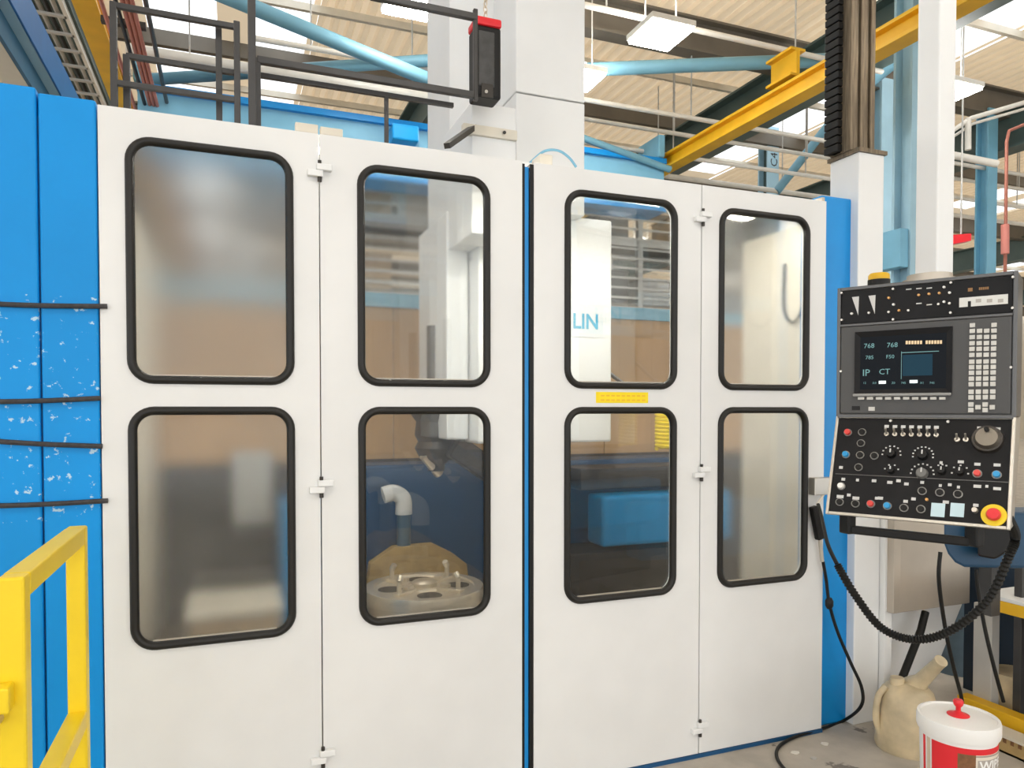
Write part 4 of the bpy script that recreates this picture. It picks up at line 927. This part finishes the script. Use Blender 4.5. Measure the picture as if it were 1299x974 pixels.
# pipes on the far right column
def pipe_pts(pts, r, m, name, lab, cat='pipe', group=None):
    o = MB().tube(pts, r, 10).build(name, m, smooth=True); return tag(o, lab, cat, group)
pipe_pts([PD(1205, 168, 10), PD(1232, 150, 10), PD(1300, 130, 10)], .032, CONDW, 'bent_pipe', 'bent white pipe above the right hand column', group='bent pipes by the right column')
pipe_pts([PD(1205, 176, 10.2), PD(1234, 157, 10.2), PD(1300, 138, 10.2)], .02, CONDW, 'bent_pipe', 'lower bent white pipe beside the right hand column', group='bent pipes by the right column')
pipe_pts([PD(1228, 150, 10), PD(1228, 190, 10)], .04, CONDW, 'drop_pipe', 'short white drop pipe left of the right hand column')
pipe_pts([PD(1205, 196, 10), PD(1265, 208, 10)], .05, CONDW, 'wall_pipe', 'level white pipe crossing the right hand column')
spk = thing('sprinkler_pipe', PD(1275, 345, 9), 'thin rusty red pipe dropping right of the right hand column', 'pipe')
MB().tube([PD(1299, 158, 9), PD(1280, 166, 9), PD(1277, 180, 9), PD(1275, 345, 9), Vector((PD(1275, 345, 9).x, PD(1275, 345, 9).y, FZ))], .02, 10).build('pipe_run', mat('rusty_red_pipe', (.35, .12, .08), .5), spk, smooth=True)
MB().tube([PD(1275, 285, 9), PD(1275, 322, 9)], .045, 10).build('pipe_sleeve', mat('faded_red_sleeve', (.62, .22, .18), .5), spk, smooth=True)
rs = thing('red_sign_box', PD(1219, 305, 9.5), 'red rectangular sign box beside white suspension post', 'sign')
a, b = PD(1206, 310, 9.5), PD(1232, 296, 9.5); MB().prism([a, PD(1232, 305, 9.5), b, PD(1206, 298, 9.5)], (.05, .12, 0)).build('sign_face', RED, rs)
MB().cyl(PD(1219, 298, 9.55), PD(1219, 298, 9.55)+Vector((0, 0, 3)), .012, 6).build('hanger_rod', GREYPOST, rs)
# blue box behind post
o = MB().box((PD(1123, 340, 8).x, PD(1153, 300, 8).y-.1, PD(1123, 342, 8).z), (PD(1153, 300, 8).x-.12, PD(1153, 300, 8).y+.2, PD(1123, 294, 8).z)).build('switch_cabinet', SKYBLUE, bevel=.01); tag(o, 'light blue wall switch cabinet between white column and suspension post', 'cabinet')
# storage racks behind the machine, seen through the windows
def rack(x0, y, lab, nb=3):
    r = thing('storage_rack', (x0, y, FZ), lab, 'rack', 'storage racks behind the machine')
    W_, D_ = 1.3*nb, .9
    for i in range(nb+1):
        for yy in (y, y+D_): MB().box((x0+i*1.3-.04, yy-.04, FZ), (x0+i*1.3+.04, yy+.04, 4.6)).build('upright', GREYPOST, r)
    for k in range(5):
        z = .3+k*.95
        for yy in (y, y+D_): MB().box((x0, yy-.03, z-.1), (x0+W_, yy+.03, z)).build('shelf_beam', RAFT if k % 2 else GREYPOST, r)
        MB().box((x0, y+.03, z-.02), (x0+W_, y+D_-.03, z)).build('shelf', DARKST, r)
    for k in range(16): MB().box((x0, y-.045, 2.35+k*.145), (x0+W_, y-.032, 2.38+k*.145)).build('rack_bar', GREYPOST, r)
    for k in range(2, 5):
        for i in range(nb):
            for q in range(2):
                if random.random() < .15: continue
                z = .3+k*.95; h = random.uniform(.25, .6); xx = x0+i*1.3+.10+q*.58
                t = random.choice((BOXG, BOXC, GREYPOST, DARKST))
                nm = {BOXG.name: ('storage_tub', 'dark grey tub'), BOXC.name: ('cardboard_box', 'brown cardboard box'), GREYPOST.name: ('storage_bin', 'pale grey bin'), DARKST.name: ('steel_case', 'dark steel case')}[t.name]
                lab = nm[1]+', '+('one' if q == 0 else 'other')+' side of '+('first', 'second', 'third')[i]+' bay, '+('lower', 'middle', 'top')[k-2]+' shelf, '+('rack behind chuck leaf' if x0 < 2 else 'rack behind sticker leaf')
                b = thing(nm[0], (xx+.25, y+.4, z), lab, 'box', 'goods on the storage racks '+('left' if x0 < 2 else 'right'))
                MB().box((xx, y+.1, z), (xx+.5, y+.75, z+h)).build('box_body', t, b, bevel=.015)
                MB().box((xx-.01, y+.09, z+h), (xx+.51, y+.76, z+h+.03)).build('box_rim', t, b, bevel=.005)
rack(.1, 6.6, 'tall grey storage rack seen through the second leaf', 3)
rack(4.4, 6.6, 'tall grey storage rack seen through the sticker leaf', 3)

# small pale scraps on the floor by the door corner
for i, (px, py, lab) in enumerate(((1008, 955, 'pale torn scrap on floor inside the curl of the black cable'), (1047, 944, 'small pale flake on floor near foot of blue post'), (1032, 962, 'tiny greyish flake on floor between cable and jug'))):
    p = PZ(px, py, FZ); m_ = MB(); k = 7
    ring = [p+Vector((.022*random.uniform(.6, 1.2)*math.cos(6.283*q/k), .018*random.uniform(.6, 1.2)*math.sin(6.283*q/k), 0)) for q in range(k)]
    m_.prism(ring, (0, 0, .005)); o = m_.build('floor_scrap', CONDW if i < 2 else GREYPOST, bevel=.001); tag(o, lab, 'scrap', 'scraps on the floor')
